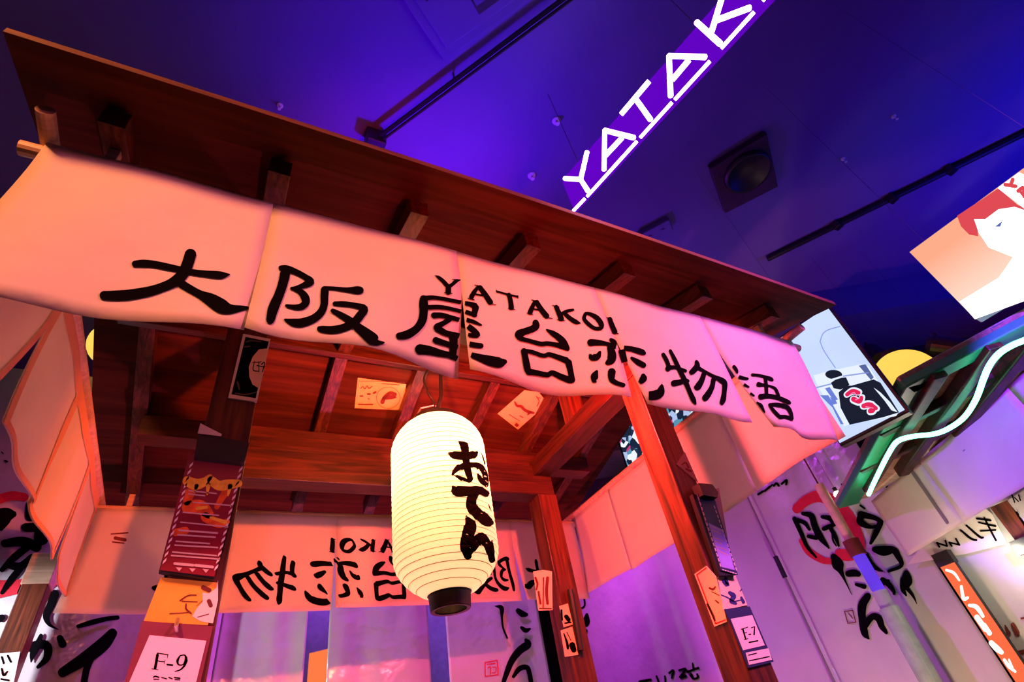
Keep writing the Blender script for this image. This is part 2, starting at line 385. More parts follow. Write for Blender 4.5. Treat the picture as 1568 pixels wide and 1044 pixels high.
mk('ridge_beam', Geo().box(-0.5, 2.16, YC-.018, YC+.018, RZ-.085, RZ-.03), M['wood_x'], stall, bevel=0.003)
PX = ((-0.08, 0.035), (1.59, 1.71)); PY = ((1.43, 1.55), (2.43, 2.55))
posts = {}
for i, (x0, x1) in enumerate(PX):
    for j, (y0, y1) in enumerate(PY):
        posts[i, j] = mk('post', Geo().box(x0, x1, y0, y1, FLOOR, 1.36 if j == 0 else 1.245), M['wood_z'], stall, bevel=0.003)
# tie beams and purlins
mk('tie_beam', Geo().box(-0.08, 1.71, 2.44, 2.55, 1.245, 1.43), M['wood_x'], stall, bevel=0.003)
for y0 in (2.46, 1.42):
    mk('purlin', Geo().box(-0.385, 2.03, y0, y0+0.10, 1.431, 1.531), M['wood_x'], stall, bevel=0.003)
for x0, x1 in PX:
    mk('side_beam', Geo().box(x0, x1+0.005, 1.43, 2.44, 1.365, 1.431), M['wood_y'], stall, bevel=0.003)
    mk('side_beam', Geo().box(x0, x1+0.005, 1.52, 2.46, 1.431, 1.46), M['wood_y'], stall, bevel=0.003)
# short king post above the right side beam
g = Geo(); g.box(1.60, 1.70, 1.96, 2.04, 1.46, RZ-.086); mk('king_post', g, M['wood_z'], stall, bevel=0.003)
g = Geo(); g.box(-0.07, 0.03, 1.96, 2.04, 1.46, RZ-.086); mk('king_post', g, M['wood_z'], stall, bevel=0.003)
# banner rods
PZ = 1.315
BX0, BX1, BY0, BY1 = -0.52, 2.17, 1.0, 2.98
def rod(a, b):
    return mk('banner_rod', Geo().tube([a, b], 0.019, 14), M['dowel'], stall, smooth=False)
rod((BX0-.045, BY0+.012, PZ), (BX1+.05, BY0+.012, PZ)); rod((BX0-.06, BY1, PZ), (BX1+.05, BY1, PZ))
rod((BX0+.0, BY0-.085, PZ+.036), (BX0+.0, BY1+.06, PZ+.036)); rod((BX1-.01, BY0-.085, PZ+.036), (BX1-.01, BY1+.06, PZ+.036))
for x in (RX[0], RX[-1]):
    for y in (BY0+.012, BY1):
        mk('rod_hanger', Geo().box(x-.012, x+.012, y-.012, y+.012, PZ+.015, RZ-SL*abs(y-YC)-.069), M['dowel'], stall)

# ------------------------------------------------------------------ split curtains (noren)
def noren(breaks, edges, z0, z1, to3, v0=0.3, slits=None, ncol=14, nrow=14, bulge=0.012, wave=0.005, seed=0, p=1.25):
    """breaks: n+1 positions along the rod; edges: per panel ((ds,dd,dz) of the left bottom corner, same right)"""
    rnd = random.Random(seed); G = Geo(); panels = []
    ph = [rnd.uniform(0, 6.28) for _ in range(4)]
    for i in range(len(breaks)-1):
        a, b = breaks[i], breaks[i+1]; (el, er) = edges[i]; vs = []; fs = []
        for j in range(nrow+1):
            v = j/nrow; va, vb_ = (slits[i], slits[i+1]) if slits else (v0, v0)
            for k in range(ncol+1):
                u = k/ncol; vv0 = va*(1-u)+vb_*u; gg = max(0.0, (v-vv0)/(1-vv0))**p; s = a+(b-a)*u; ds, dd, dz = [el[m]*(1-u)+er[m]*u for m in range(3)]
                dd += bulge*math.sin(math.pi*u)**2*(1 if (i+seed) % 2 else -0.6)
                w = wave*(math.sin(9*s+ph[0])+0.6*math.sin(17*s+3*v+ph[1]))*(0.25+v)
                vs.append(to3(s+ds*gg, dd*gg+w, z0+(z1-z0)*v+dz*gg))
        for j in range(nrow):
            for k in range(ncol):
                q = j*(ncol+1)+k; fs.append((q, q+1, q+ncol+2, q+ncol+1))
        G.add(vs, fs); panels.append((vs, fs))
    return G, panels
def seams(panels, cols, name, parent, mat, wid=0.006):
    for (vs, fs) in panels:
        pass

SB = [BX0, -0.02, 0.526, 1.067, 1.594, BX1]
fe = [((-.02, 0, 0), (-.004, -.040, .0)), ((-.004, -.048, 0), (-.038, .022, 0)), ((-.022, -.026, 0), (-.031, -.002, 0)),
      ((.045, .015, 0), (.0, .007, 0)), ((.118, .013, 0), (-.06, .033, 0))]
ZT, ZB = 1.334, 0.83
Gf, pf = noren(SB, fe, ZT, ZB, lambda s, d, z: (s, BY0-.009+d, z), slits=[.2,.37,.34,.49,.36,.1], seed=3, wave=0.009, bulge=0.030)
front = mk('banner', Gf, M['cotton'], smooth=True, label='long white front banner with big black brush lettering, hanging under the eave', cat='banner', thick=0.0015)
castf = caster(Gf, 0.0035)

TXT = {}
TXT['dai'] = crop(140, 370, .16582, [
 [(395,215,55),(480,210,65),(600,222,62),(790,262,58),(920,290,55),(1040,306,58),(1160,317,68),(1215,320,58),(1275,313,12)],
 [(918,115,100),(890,210,100),(850,300,100),(790,365,95),(700,415,85),(560,462,85),(380,497,92),(220,508,88),(105,505,75)],
 [(820,390,70),(900,440,70),(1000,495,70),(1100,545,110),(1200,605,125),(1280,632,85),(1380,625,50),(1440,622,30)]])
TXT['saka'] = crop(390, 390, .1437, [
 [(300,150,60),(320,200,100),(295,320,95),(250,450,95),(190,590,105),(160,715,85)],
 [(270,150,50),(340,160,70),(440,195,60),(540,250,60),(590,300,80),(510,340,55),(440,365,45),(385,370,30)],
 [(410,370,40),(480,400,60),(530,460,85),(540,520,80),(500,560,70),(430,570,55),(330,552,30)],
 [(740,365,40),(850,370,40),(980,385,50),(1080,388,80),(1130,390,75)],
 [(745,375,80),(740,450,80),(735,550,75),(700,630,80),(620,695,85),(500,735,90),(400,730,75),(315,700,20)],
 [(845,532,45),(950,535,55),(1060,550,55),(1165,585,75),(1120,660,85),(1060,730,85),(960,785,80),(830,812,80),(720,805,70),(680,798,50)],
 [(825,605,45),(900,645,60),(1000,705,75),(1080,770,85),(1180,850,110),(1260,915,120),(1300,945,60),(1370,945,20)]])
TXT['ya'] = crop(590, 420, .17241, [
 [(335,215,60),(335,270,75),(335,340,70),(320,420,70),(270,490,65),(190,540,70),(110,555,55)],
 [(335,220,45),(420,212,35),(520,225,33),(620,245,33),(680,255,33)], [(690,262,35),(750,270,40),(795,290,55)], [(800,295,55),(790,340,50),(785,372,40)],
 [(370,298,38),(480,297,38),(570,310,33),(670,335,33)], [(695,335,35),(750,352,35),(800,372,30)],
 [(420,370,50),(500,370,45),(580,390,40),(670,415,38)], [(700,405,35),(780,428,33),(850,458,15)],
 [(570,405,40),(500,445,45),(450,475,55),(480,500,55),(540,530,50),(620,545,45),(670,560,45)],
 [(730,465,45),(780,505,50),(815,545,45),(770,550,35),(720,540,30)],
 [(600,545,75),(600,640,65),(590,740,60)], [(435,588,55),(500,610,50),(580,635,45),(655,655,35)], [(730,622,45),(790,635,45),(850,642,45)],
 [(290,670,85),(380,680,75),(480,705,60),(570,725,50),(650,765,45)], [(740,715,40),(830,745,60),(930,775,85),(1010,790,85),(1060,780,40)]])
TXT['tai'] = crop(770, 470, .12452, [
 [(395,190,70),(400,240,85),(360,275,80),(260,310,80),(190,345,95),(220,395,60),(330,425,50),(460,460,55),(540,455,55),(640,470,55),(740,495,70),(800,530,40)],
 [(530,285,20),(600,325,60),(680,380,75),(740,440,80),(795,520,50)],
 [(250,540,70),(270,640,75),(290,750,80),(300,800,70)], [(235,540,45),(350,560,50),(490,605,50),(560,590,55),(660,620,60),(780,665,75)],
 [(800,680,80),(825,790,70),(850,915,70)], [(300,800,80),(400,815,65),(540,840,60),(600,815,60),(700,860,70),(800,900,75),(850,915,60)]])
TXT['koi'] = crop(890, 500, .1341, [
 [(330,155,40),(365,185,60),(375,220,50)], [(95,190,80),(180,190,65),(290,205,45),(340,225,45)],
 [(370,235,50),(480,250,55),(580,265,60),(680,295,65),(715,312,45)], [(320,240,60),(345,320,90),(335,390,90),(290,425,50)],
 [(455,270,70),(480,370,65),(510,470,45),(525,500,25)], [(210,295,30),(180,350,70),(120,360,70),(95,330,30)],
 [(565,362,30),(640,410,60),(710,450,60)], [(175,515,30),(150,570,80),(145,620,60),(165,640,20)],
 [(345,515,85),(340,580,75),(350,620,60),(410,655,50),(480,675,45)],
 [(585,705,20),(620,750,50),(720,790,85),(820,790,100),(890,760,100),(910,690,50),(912,665,15)], [(700,560,50),(700,600,80),(660,650,40),(648,672,20)]])
TXT['mono'] = crop(1000, 520, .11494, [
 [(125,200,50),(165,270,55),(195,350,55),(190,400,75)], [(200,380,60),(280,375,45),(360,400,45),(430,425,40)],
 [(220,150,40),(280,270,55),(340,400,60),(420,560,65),(480,700,60),(530,810,65),(560,865,25)], [(260,590,80),(340,575,70),(430,550,50),(465,560,35)],
 [(570,295,45),(580,350,70),(540,410,75),(500,445,65)], [(590,380,50),(680,430,40),(800,495,45),(900,545,70),(945,590,70),(940,700,60),(925,800,70),(905,850,60)],
 [(670,460,60),(640,550,70),(590,630,85),(560,645,60)], [(800,520,55),(775,640,65),(720,740,80),(680,790,80)]])
TXT['gatari'] = crop(1100, 550, .10535, [
 [(215,110,50),(250,160,50),(265,200,35)], [(190,185,25),(260,240,45),(330,275,50),(420,290,35)], [(300,335,20),(360,370,40),(435,410,25)],
 [(380,450,20),(440,490,35),(510,535,25)], [(505,600,15),(570,645,30),(610,680,50),(665,775,20)], [(540,650,15),(600,720,25),(660,770,15)],
 [(480,230,40),(580,240,40),(680,265,45),(750,290,55),(780,310,35)], [(670,270,45),(685,380,50),(690,510,50)],
 [(570,370,70),(650,380,40),(740,395,30),(815,430,40),(850,500,45),(870,550,40)], [(600,550,80),(700,540,65),(800,550,60),(900,580,60),(1000,625,60),(1030,640,40)],
 [(730,665,40),(830,665,55),(930,680,60),(1000,710,60),(1040,780,55),(1060,870,45)], [(740,680,40),(800,760,50),(880,840,50)], [(880,845,60),(960,840,50),(1060,870,50)]])
Lk = (660, 410, .18495)
TXT['Y'] = crop(*Lk, [[(30,70,5),(60,85,25),(100,120,32),(135,160,35)], [(235,108,8),(205,115,30),(170,145,28),(140,165,35)], [(140,165,42),(138,212,45)], [(105,213,8),(170,218,8)], [(170,100,5),(240,106,8)]])
TXT['A'] = crop(*Lk, [[(388,158,20),(355,205,35),(328,252,38)], [(398,165,38),(440,220,42),(490,295,45)], [(350,222,14),(430,235,14)], [(300,257,7),(355,272,8)], [(465,298,7),(535,312,6)], [(358,148,7),(420,160,7)]])
TXT['T'] = crop(*Lk, [[(540,200,14),(630,225,16),(715,245,16)], [(640,225,35),(655,280,38),(662,340,42)], [(635,342,7),(690,350,7)], [(538,190,8),(545,212,5)], [(715,235,8),(718,260,5)]])
TXT['A2'] = crop(*Lk, [[(855,283,22),(835,330,35),(815,378,40)], [(868,285,38),(905,345,42),(955,408,45)], [(830,345,12),(905,355,14)], [(790,380,7),(840,392,7)], [(935,410,7),(1000,425,6)], [(828,270,7),(885,285,7)]])
TXT['K'] = crop(*Lk, [[(1030,325,35),(1055,380,40),(1075,430,45)], [(1060,395,25),(1120,365,28),(1175,352,20)], [(1105,385,30),(1150,425,35),(1200,455,35),(1235,463,6)], [(1000,315,6),(1058,330,7)], [(1040,432,7),(1102,442,7)]])
TXT['O'] = crop(*Lk, [[(1270,395,28),(1265,430,30),(1300,470,32),(1350,505,30),(1400,505,33),(1405,470,42),(1370,420,40),(1320,390,30),(1280,382,24),(1270,395,28)]])
TXT['I'] = crop(*Lk, [[(1475,425,35),(1495,480,38),(1520,538,40)], [(1450,418,7),(1497,430,7)], [(1495,543,7),(1548,550,7)]])
for k, st in TXT.items(): write('painted_letter', st, castf, M['ink'], front)

# back banner: the same cloth seen from its reverse, so the lettering reads mirrored
SBb = [2*XC-s for s in SB][::-1]
be = [((0, 0, 0), (0, 0, 0)) for _ in range(5)]
be[0] = ((-.02, -.02, .02), (.0, 0, 0)); be[1] = ((0, 0, 0), (-.012, -.015, -.012)); be[2] = ((.012, -.012, .0), (0, 0, 0)); be[3] = ((0, 0, 0), (.0, .0, 0)); be[4] = ((.03, -.02, 0), (0, .02, 0))
Gb, pb = noren(SBb, be, 1.31, 0.825, lambda s, d, z: (s, BY1-.022+d, z), v0=0.3, seed=5, bulge=0.008, wave=0.003)
back = mk('banner', Gb, M['cotton_thin'], smooth=True, label='white back banner with mirrored black lettering, behind the round lantern', cat='banner', thick=0.0015)
bvb = BVHTree.FromPolygons([Vector(p) for p in Gb.v], Gb.f)
def mapb(px, py):
    q = onY(px, py, BY0-.01); x = 2*XC-q[0]; z = q[2]-.005
    h = bvb.ray_cast(Vector((x, 2.2, z)), Vector((0, 1, 0)))
    return None if h[0] is None else (h[0][0], h[0][1]-.0035, h[0][2])
for k, st in TXT.items(): write('painted_letter', st, mapb, M['ink'], back)
cb = caster(Gb, .0035)
write('stamp_mark', [[(170,818,2),(196,816,2)], [(176,824,5),(192,827,5)], [(172,830,2),(190,832,2)]], cb, M['ink_brown'], back)

# side banners
YB = [BY0+.02, 1.5, 2.0, 2.5, BY1-.05]
le = [((.0, .02, 0), (-.06, .03, .04)), ((.01, -.01, .05), (.02, .0, .07)), ((.0, .01, .07), (.02, .01, .08)), ((.05, .0, .10), (.03, -.01, .08))]
Gl, pl = noren(YB, le, 1.34, 0.83, lambda s, d, z: (BX0+.0-d, s, z), v0=0.3, seed=8, bulge=0.02, wave=0.007)
left = mk('banner', Gl, M['cotton_thin'], smooth=True, label='thin side banner glowing orange at the left edge of the picture', cat='banner', thick=0.0015)
re_ = [((.0, .0, .02), (.0, .0, .02)), ((.0, -.008, .02), (.0, 0, .01)), ((.0, 0, .01), (.0, 0, .01)), ((.0, -.01, 0.02), (.05, .0, .03))]
Gr, pr = noren(YB, re_, 1.34, 0.83, lambda s, d, z: (BX1-.01-d, s, z), v0=0.3, seed=11, bulge=0.012, wave=0.005)
right = mk('banner', Gr, M['cotton_thin'], smooth=True, label='orange-pink lit side banner on the right side of the stall', cat='banner', thick=0.0015)
# hems: doubled cloth along the top and the panel edges of the side banners
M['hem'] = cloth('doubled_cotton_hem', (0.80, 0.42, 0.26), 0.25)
def hem_line(panels, parent, sgn, ncol=14, nrow=14):
    for (vs, fs) in panels:
        g = Geo(); vv = np.array(vs).reshape(nrow+1, ncol+1, 3)
        for c0, c1 in ((0, 0.06), (1, 0.94)):
            A = vv[:, 0 if c0 == 0 else ncol]; B = A+(vv[:, 1 if c0 == 0 else ncol-1]-A)*0.8
            q = [tuple(p+np.array([sgn*.004, 0, 0])) for p in A]+[tuple(p+np.array([sgn*.004, 0, 0])) for p in B]
            g.add(q, [(i, i+1, nrow+2+i, nrow+1+i) for i in range(nrow)])
        r0 = vv[0]; r1 = vv[0]+(vv[2]-vv[0])*0.85
        q = [tuple(p+np.array([sgn*.005, 0, 0])) for p in r0]+[tuple(p+np.array([sgn*.005, 0, 0])) for p in r1]
        g.add(q, [(i, i+1, ncol+2+i, ncol+1+i) for i in range(ncol)])
        rb = vv[nrow]; rc = vv[nrow-1]*0.6+vv[nrow]*0.4
        q = [tuple(p+np.array([sgn*.005, 0, 0])) for p in rb]+[tuple(p+np.array([sgn*.005, 0, 0])) for p in rc]
        g.add(q, [(i, i+1, ncol+2+i, ncol+1+i) for i in range(ncol)])
        mk('hem', g, M['hem'], parent)
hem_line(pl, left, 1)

# ------------------------------------------------------------------ lantern
LC = (0.82, 1.99)
lan = thing('paper_lantern', (LC[0], LC[1], 0.53), 'large glowing cream paper lantern with black hiragana, hanging in the stall', 'lantern')
prof = []
z0, z1, nr = 0.588, 1.335, 33
for i in range(nr*4+1):
    t = i/(nr*4); z = z0+(z1-z0)*t
    if t < 0.20: q = t/0.20; r = 0.082+(0.206-0.082)*math.sin(q*math.pi/2)**0.72
    elif t > 0.80: q = (1-t)/0.20; r = 0.105+(0.206-0.105)*math.sin(q*math.pi/2)**0.62
    else: r = 0.206
    r += 0.0045*(abs(math.sin(math.pi*i/4))-0.5)
    prof.append((r, z))
Glan = Geo().lathe(LC, prof, 72, False, False)
body = mk('paper_body', Glan, M['lantern'], lan, smooth=True)
mk('bottom_ring', Geo().lathe(LC, [(0.060,0.534),(0.074,0.532),(0.076,0.536),(0.080,0.583),(0.086,0.592),(0.070,0.594),(0.066,0.540)], 40, False, False), M['black'], lan, smooth=False)
mk('top_ring', Geo().lathe(LC, [(0.085,1.328),(0.112,1.330),(0.114,1.336),(0.108,1.362),(0.090,1.364),(0.085,1.340)], 40, False, False), M['black'], lan)
mk('hanger', Geo().tube([(LC[0]-.10, LC[1], 1.355), (LC[0]-.07, LC[1], 1.42), (LC[0], LC[1], 1.445), (LC[0]+.07, LC[1], 1.42), (LC[0]+.10, LC[1], 1.355)], .004, 8), M['wire'], lan)
mk('hanging_strap', Geo().tube([(LC[0]+.012, LC[1], 1.42), (LC[0]+.035, LC[1]-.01, 1.50), (LC[0]+.045, LC[1]-.01, RZ-.06)], .010, 8), M['black'], lan)
mk('power_cord', Geo().tube(spline([(LC[0]-.03, LC[1], 1.34), (LC[0]-.0, LC[1], 1.45), (LC[0]-.03, LC[1], 1.52), (LC[0]-.045, LC[1], 1.60), (LC[0]-.01, LC[1]-.01, RZ-.06)]), .005, 6), M['black'], lan)
M['bamboo'] = cloth('thin_bamboo_rib', (0.55, 0.36, 0.18), 0.5)
for i in range(nr+1):
    r_, z_ = prof[i*4]; mk('rib', Geo().tube([(LC[0]+r_*math.cos(q), LC[1]+r_*math.sin(q), z_) for q in np.linspace(0, 2*math.pi, 41)], .0017, 4, False), M['bamboo'], body)
castl = caster(Glan, 0.005)
OD = (670, 660, .2012)
write('painted_letter', crop(*OD, [[(165,85,25),(195,110,60),(205,150,55),(212,220,50),(225,300,50),(245,370,40)],
 [(85,170,20),(120,185,50),(200,190,55),(270,180,55),(295,165,20)],
 [(110,330,15),(140,295,40),(200,265,45),(270,260,45),(320,275,45),(350,320,40),(360,370,40),(365,415,30)], [(120,335,10),(180,365,25),(240,385,30)], [(300,325,15),(320,370,35),(355,400,35)]]), castl, M['ink'], body)
write('painted_letter', crop(*OD, [[(325,165,6),(340,205,10),(352,250,10)]]), castl, M['ink'], body)
write('painted_letter', crop(*OD, [[(115,430,20),(140,455,75),(230,455,70),(310,450,55),(370,480,45)], [(285,465,60),(255,520,70),(255,580,75),(300,630,80),(360,680,80),(395,700,60)]]), castl, M['ink'], body)
write('painted_letter', crop(*OD, [[(380,560,6),(390,585,8),(400,605,8)]]), castl, M['ink'], body)
write('painted_letter', crop(*OD, [[(215,655,20),(245,715,85),(225,800,85),(205,880,70),(230,950,55)], [(220,930,60),(270,860,80),(330,815,70),(380,880,60),(410,980,45)], [(405,830,10),(415,900,20),(415,960,20)]]), castl, M['ink'], body)
l_ = point('lantern_bulb', (LC[0], LC[1], 1.16), (1.0, 0.80, 0.52), 6.0, 0.03)
mk('light_bulb', Geo().lathe(LC, [(0.01,1.115),(0.03,1.10),(0.042,1.07),(0.045,1.04),(0.035,1.00),(0.012,0.985)], 20), glow('warm_bulb_glass', (1, .75, .4), 6), lan, smooth=True)

# ------------------------------------------------------------------ flyers stuck under the roof
nb = np.array([0, SL, 1.0]); pback = (XC, YC, RZ-.001)
def flyer(px4, p0, n, mat, label, cat='flyer', off=0.003, name='flyer', thick=0.002):
    return plate(name, px4, p0, n, thick, mat, off=off, label=label, cat=cat)
FM = on_plane(pback, nb, .0062)
f1 = flyer([(548,578),(622,588),(615,628),(543,624)], pback, nb, M['paper_lit_orange'], 'rectangular cream flyer, orange light in its colour, with a round leaf picture stuck to the roof underside')
write('printed_picture', crop(530,570,.2041, [[(270,220,30),(290,180,25),(330,150,25),(370,160,25)],[(280,190,20),(340,180,30),(370,180,15)],[(105,172,10),(125,172,10)],[(160,157,12),(180,157,12)],[(205,150,14),(222,142,14)],[(165,190,8),(175,195,6)]]), FM, M['ink_brown'], f1)
write('printed_picture', crop(530,570,.2041, [[(x,y,5) for x,y in ring(315,185,88,80,0,20)]+[(403,185,5)]]), FM, plain('pale_red_ink', (.6,.18,.08)), f1)
write('printed_text', crop(530,570,.2041, [[(110,115,6),(125,100,5),(140,118,6),(158,95,5),(170,115,6),(195,100,6)],[(92,235,8),(200,235,8)],[(268,80,5),(400,88,5)],[(95,60,3),(440,70,3)],[(65,265,3),(420,278,3)]]), FM, M['ink_brown'], f1)
f2 = flyer([(803,597),(825,600),(838,617),(793,657),(762,633)], pback, nb, M['paper_lit_orange'], 'tilted tag-shaped cream flyer, orange light in its colour, with clipped corners on the roof underside')
write('printed_text', crop(530,570,.2041, [[(1262,215,10),(1280,245,18),(1310,250,20),(1335,275,20),(1365,290,22),(1405,300,16)],[(1220,310,4),(1300,360,4)],[(1300,320,5),(1325,335,5)],[(1360,310,12),(1390,290,12)]]), FM, M['ink_brown'], f2)
poly('printed_stamp', [(530+x*.2041,570+y*.2041) for x,y in ((1275,370),(1298,390),(1280,408),(1258,390))], FM, M['ink_brown'], f2)
write('printed_picture', crop(530,570,.2041, [[(1425,175,6),(1445,210,6),(1430,250,6)],[(1440,185,4),(1460,190,4)]]), FM, M['ink_red'], f2)

# ------------------------------------------------------------------ things on the front left post (F-9)
YF = PY[0][0]; nF = (0, -1, 0)
def PF(off): return on_plane((0, YF, 0), nF, off)
fr = plate('framed_poster', [(372,513),(414,521),(393,617),(349,611)], (0,YF,0), nF, .006, M['paper'], off=.007, label='dark framed poster with a pale round emblem high on the left post', cat='poster')
poly('printed_ground', [(375.5,518),(411,525),(391,612),(354,606)], PF(.0078), M['ink'], fr)
c3 = lambda x, y: (300+x*.19157, 480+y*.19157)
poly('printed_emblem', [c3(x,y) for x,y in ((575,290),(500,300),(450,360),(420,440),(425,520),(450,580),(500,610),(545,440))], PF(.0084), M['paper_cream'], fr)
write('printed_letter', crop(300,480,.19157, [[(450,405,6),(520,400,6)],[(465,395,5),(455,465,8),(500,475,6)],[(500,400,6),(500,480,6)],[(520,420,8),(545,405,8),(530,480,8)],[(485,430,8),(545,440,8)]]), PF(.009), M['ink'], fr)
write('printed_pattern', crop(300,480,.19157, [[(400,240,14),(440,230,10),(520,240,8)],[(385,280,12),(430,275,8)],[(330,560,14),(345,620,10)],[(310,650,8),(400,660,8),(480,640,8)]]), PF(.0085), plain('olive_print', (.10,.09,.05)), fr)

menu = thing('menu_board', (-.03, YF-.02, .45), 'dark red glossy menu sheet with flame shapes on the post above the F-9 card', 'menu')
fl = on_plane((0,YF,0), nF, .030)
plate('backing_board', [(291,700),(375,708),(327,892),(243,880)], (0,YF,0), nF, .018, M['black'], menu, off=.022)
msh = plate('menu_sheet', [(289,702),(374,712),(327,889),(245,879)], (0,YF,0), nF, .004, M['card_red'], menu, off=.028)
plate('holder_clip', [(302,678),(379,692),(371,722),(296,713)], (0,YF,0), nF, .03, M['black'], menu, off=.05)
# striped borders
for (xa,ya,xb,yb) in ((293,716,250,872),(368,722,328,882)):
    for i in range(15):
        t0 = (i+.15)/15; t1 = (i+.62)/15
        x0 = xa+(xb-xa)*t0; y0 = ya+(yb-ya)*t0; x1 = xa+(xb-xa)*t1; y1 = ya+(yb-ya)*t1
        poly('border_stripe', [(x0-2.6,y0+3),(x0+2.6,y0-2),(x1+2.6,y1-2),(x1-2.6,y1+3)], fl, M['paper'], msh)
M['flame_y'] = plain('flame_yellow', (.95,.55,.05), .4, .3, noise=.3, nscale=60); M['flame_o'] = plain('flame_orange', (.85,.12,.02), .4, .3, noise=.5, nscale=40)  # yellow and orange flame-like shapes laid on the menu sheet
write('flame_shape', crop(180,680,.34865, [[(300,185,40),(340,200,45),(375,190,35),(405,165,20)],[(405,180,35),(440,205,40),(480,200,40),(530,195,30)],[(395,200,20),(390,245,6)],[(490,205,20),(480,250,5)],[(345,205,18),(335,235,5)]]), fl, M['flame_y'], msh)
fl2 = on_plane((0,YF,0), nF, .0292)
write('flame_shape', crop(180,680,.34865, [[(300,300,50),(360,300,60),(400,330,40)],[(380,340,40),(440,370,35),(480,360,20)],[(250,410,30),(300,400,30)],[(320,230,40),(300,280,30)],[(470,230,30),(430,300,20)]]), fl2, M['flame_o'], msh)
write('flame_shape', crop(180,680,.34865, [[(345,305,14),(390,300,10)],[(405,345,12),(470,365,16)]]), fl, M['flame_y'], msh)
M['print_pale'] = plain('pale_print', (.62,.45,.45), .5, .2)
write('menu_text', crop(180,680,.34865, [[(310,228,5),(430,240,5)],[(308,242,5),(380,250,5)],[(330,278,5),(495,292,5)],[(285,322,5),(440,335,5)],[(275,365,5),(480,385,5)],[(268,400,7),(435,412,7)],[(262,420,6),(425,430,6)],[(255,448,6),(400,458,6)],[(250,465,6),(435,475,6)],[(240,495,6),(430,510,6)],[(235,510,6),(440,525,6)],[(248,545,11),(330,552,11)],[(338,552,11),(415,560,11)]]), fl, M['print_pale'], msh)
for x, y in ((268,568),(326,572),(384,575)):
    poly('menu_arrow', [(180+(x-14)*.34865,680+(y-7)*.34865),(180+(x+14)*.34865,680+(y-5)*.34865),(180+x*.34865,680+(y+10)*.34865)], fl, M['print_pale'], msh)
slip = plate('paper_slip', [(305,665),(337,681),(336,684),(301,680)], (0,YF,0), nF, .002, M['paper'], off=.056, label='small white paper slip tucked behind the menu clip', cat='paper')
fy = plate('flyer', [(246,885),(333,893),(318,958),(220,952)], (0,YF,0), nF, .003, M['paper_yellow'], off=.005, label='yellow plum-branch flyer on the post between the red menu and F-9 card', cat='flyer')
c4 = lambda pts: [(200+x*.15714, 880+y*.15714) for x, y in pts]
poly('printed_petals', c4([(700,180),(760,190),(830,140),(850,60),(850,250),(800,480),(680,460),(600,410),(640,340),(700,270)]), PF(.0058), M['paper'], fy)
write('printed_branch', crop(200,880,.15714, [[(480,260,14),(560,210,12),(640,205,10)],[(500,265,10),(650,270,8)],[(540,290,12),(540,340,18),(590,385,14)],[(380,385,10),(560,375,8)],[(700,130,40),(770,160,40)],[(760,260,40),(780,310,40)],[(640,310,5),(700,260,5)],[(650,420,8),(760,390,8)]]), PF(.0064), M['ink_brown'], fy)
f9 = plate('number_card_holder', [(218,952),(326,960),(300,1075),(185,1065)], (0,YF,0), nF, .004, M['card_plum'], off=.008, label='plum card holder on the left post with pink card reading F-9', cat='sign')
cd = plate('number_card', c4([(185,600),(735,655),(600,1200),(-40,1120)]), (0,YF,0), nF, .002, plain('pink_card', (.95,.66,.86), .6, .2, noise=.02), f9, off=.0105)
write('printed_text', crop(200,880,.15714, [[(262,790,26),(250,860,26),(238,925,26)],[(258,775,9),(365,790,9)],[(362,790,9),(356,825,4)],[(255,850,8),(330,860,8)],[(335,840,5),(325,882,5)],[(205,927,7),(268,936,7)],[(355,886,16),(408,892,16)],
  [(480,800,12),(455,850,24),(468,888,14),(510,885,12),(538,838,28),(525,795,14),(480,800,12)],[(543,845,26),(520,900,20),(480,938,14),(430,952,8)]]), PF(.0112), M['ink'], cd)
write('printed_text', crop(200,880,.15714, [[(220,1010,12),(240,1000,14),(275,1010,14)],[(225,1028,12),(275,1030,10)],[(300,1010,10),(350,1025,12)],[(370,1010,12),(405,1025,12)],[(425,1012,14),(480,1020,14)],[(430,1032,10),(480,1036,8)]]), PF(.0112), M['ink'], cd)
mk('hook', Geo().tube([onY(272,948,YF-.012), onY(270,958,YF-.03), onY(271,966,YF-.012)], .004, 8), M['wire'], fy)

# ------------------------------------------------------------------ things on the front right post (F-7)
XP = PX[1][0]
def PXm(off): return on_plane((XP,0,0), (-1,0,0), off)
k2 = lambda x, y: (1030+x*.19157, 760+y*.19157)
k5 = lambda x, y: (1000+x*.3833, 640+y*.3833)
fs = plate('flyer', [k2(180,620),k2(275,555),k2(352,640),k2(440,1000),k2(340,1040)], (XP,0,0), (-1,0,0), .002, M['paper_cream'], off=.004, label='orange picture flyer with red border on the lit face of the right post', cat='flyer')
write('printed_border', crop(1030,760,.19157, [[(200,625,9),(350,1015,9)],[(200,625,8),(275,570,8)],[(350,1015,9),(430,985,9)]]), PXm(.0048), M['ink_red'], fs)
write('printed_picture', crop(1030,760,.19157, [[(300,730,14),(330,740,16),(350,720,10)],[(320,760,6),(380,790,6)],[(350,830,10),(375,850,10)],[(285,860,18),(330,950,18),(345,990,14)]]), PXm(.0048), M['ink_brown'], fs)
bm = thing('menu_board', (1.64, YF-.02, .62), 'narrow blue menu strip with white stitched border on the right post', 'menu')
plate('backing_board', [k2(130,0),k2(300,20),k2(480,640),k2(345,650)], (0,YF,0), nF, .02, M['black'], bm, off=.022)
bsh = plate('menu_sheet', [k2(160,0),k2(300,45),k2(480,645),k2(345,610)], (0,YF,0), nF, .004, M['paper_navy'], bm, off=.027)
plate('holder_clip', [(1057,748),(1078,750),(1087,762),(1086,770),(1064,766)], (0,YF,0), nF, .04, M['black'], bm, off=.05)
M['print_blue'] = plain('violet_print', (.35,.30,.95), .5, .2)
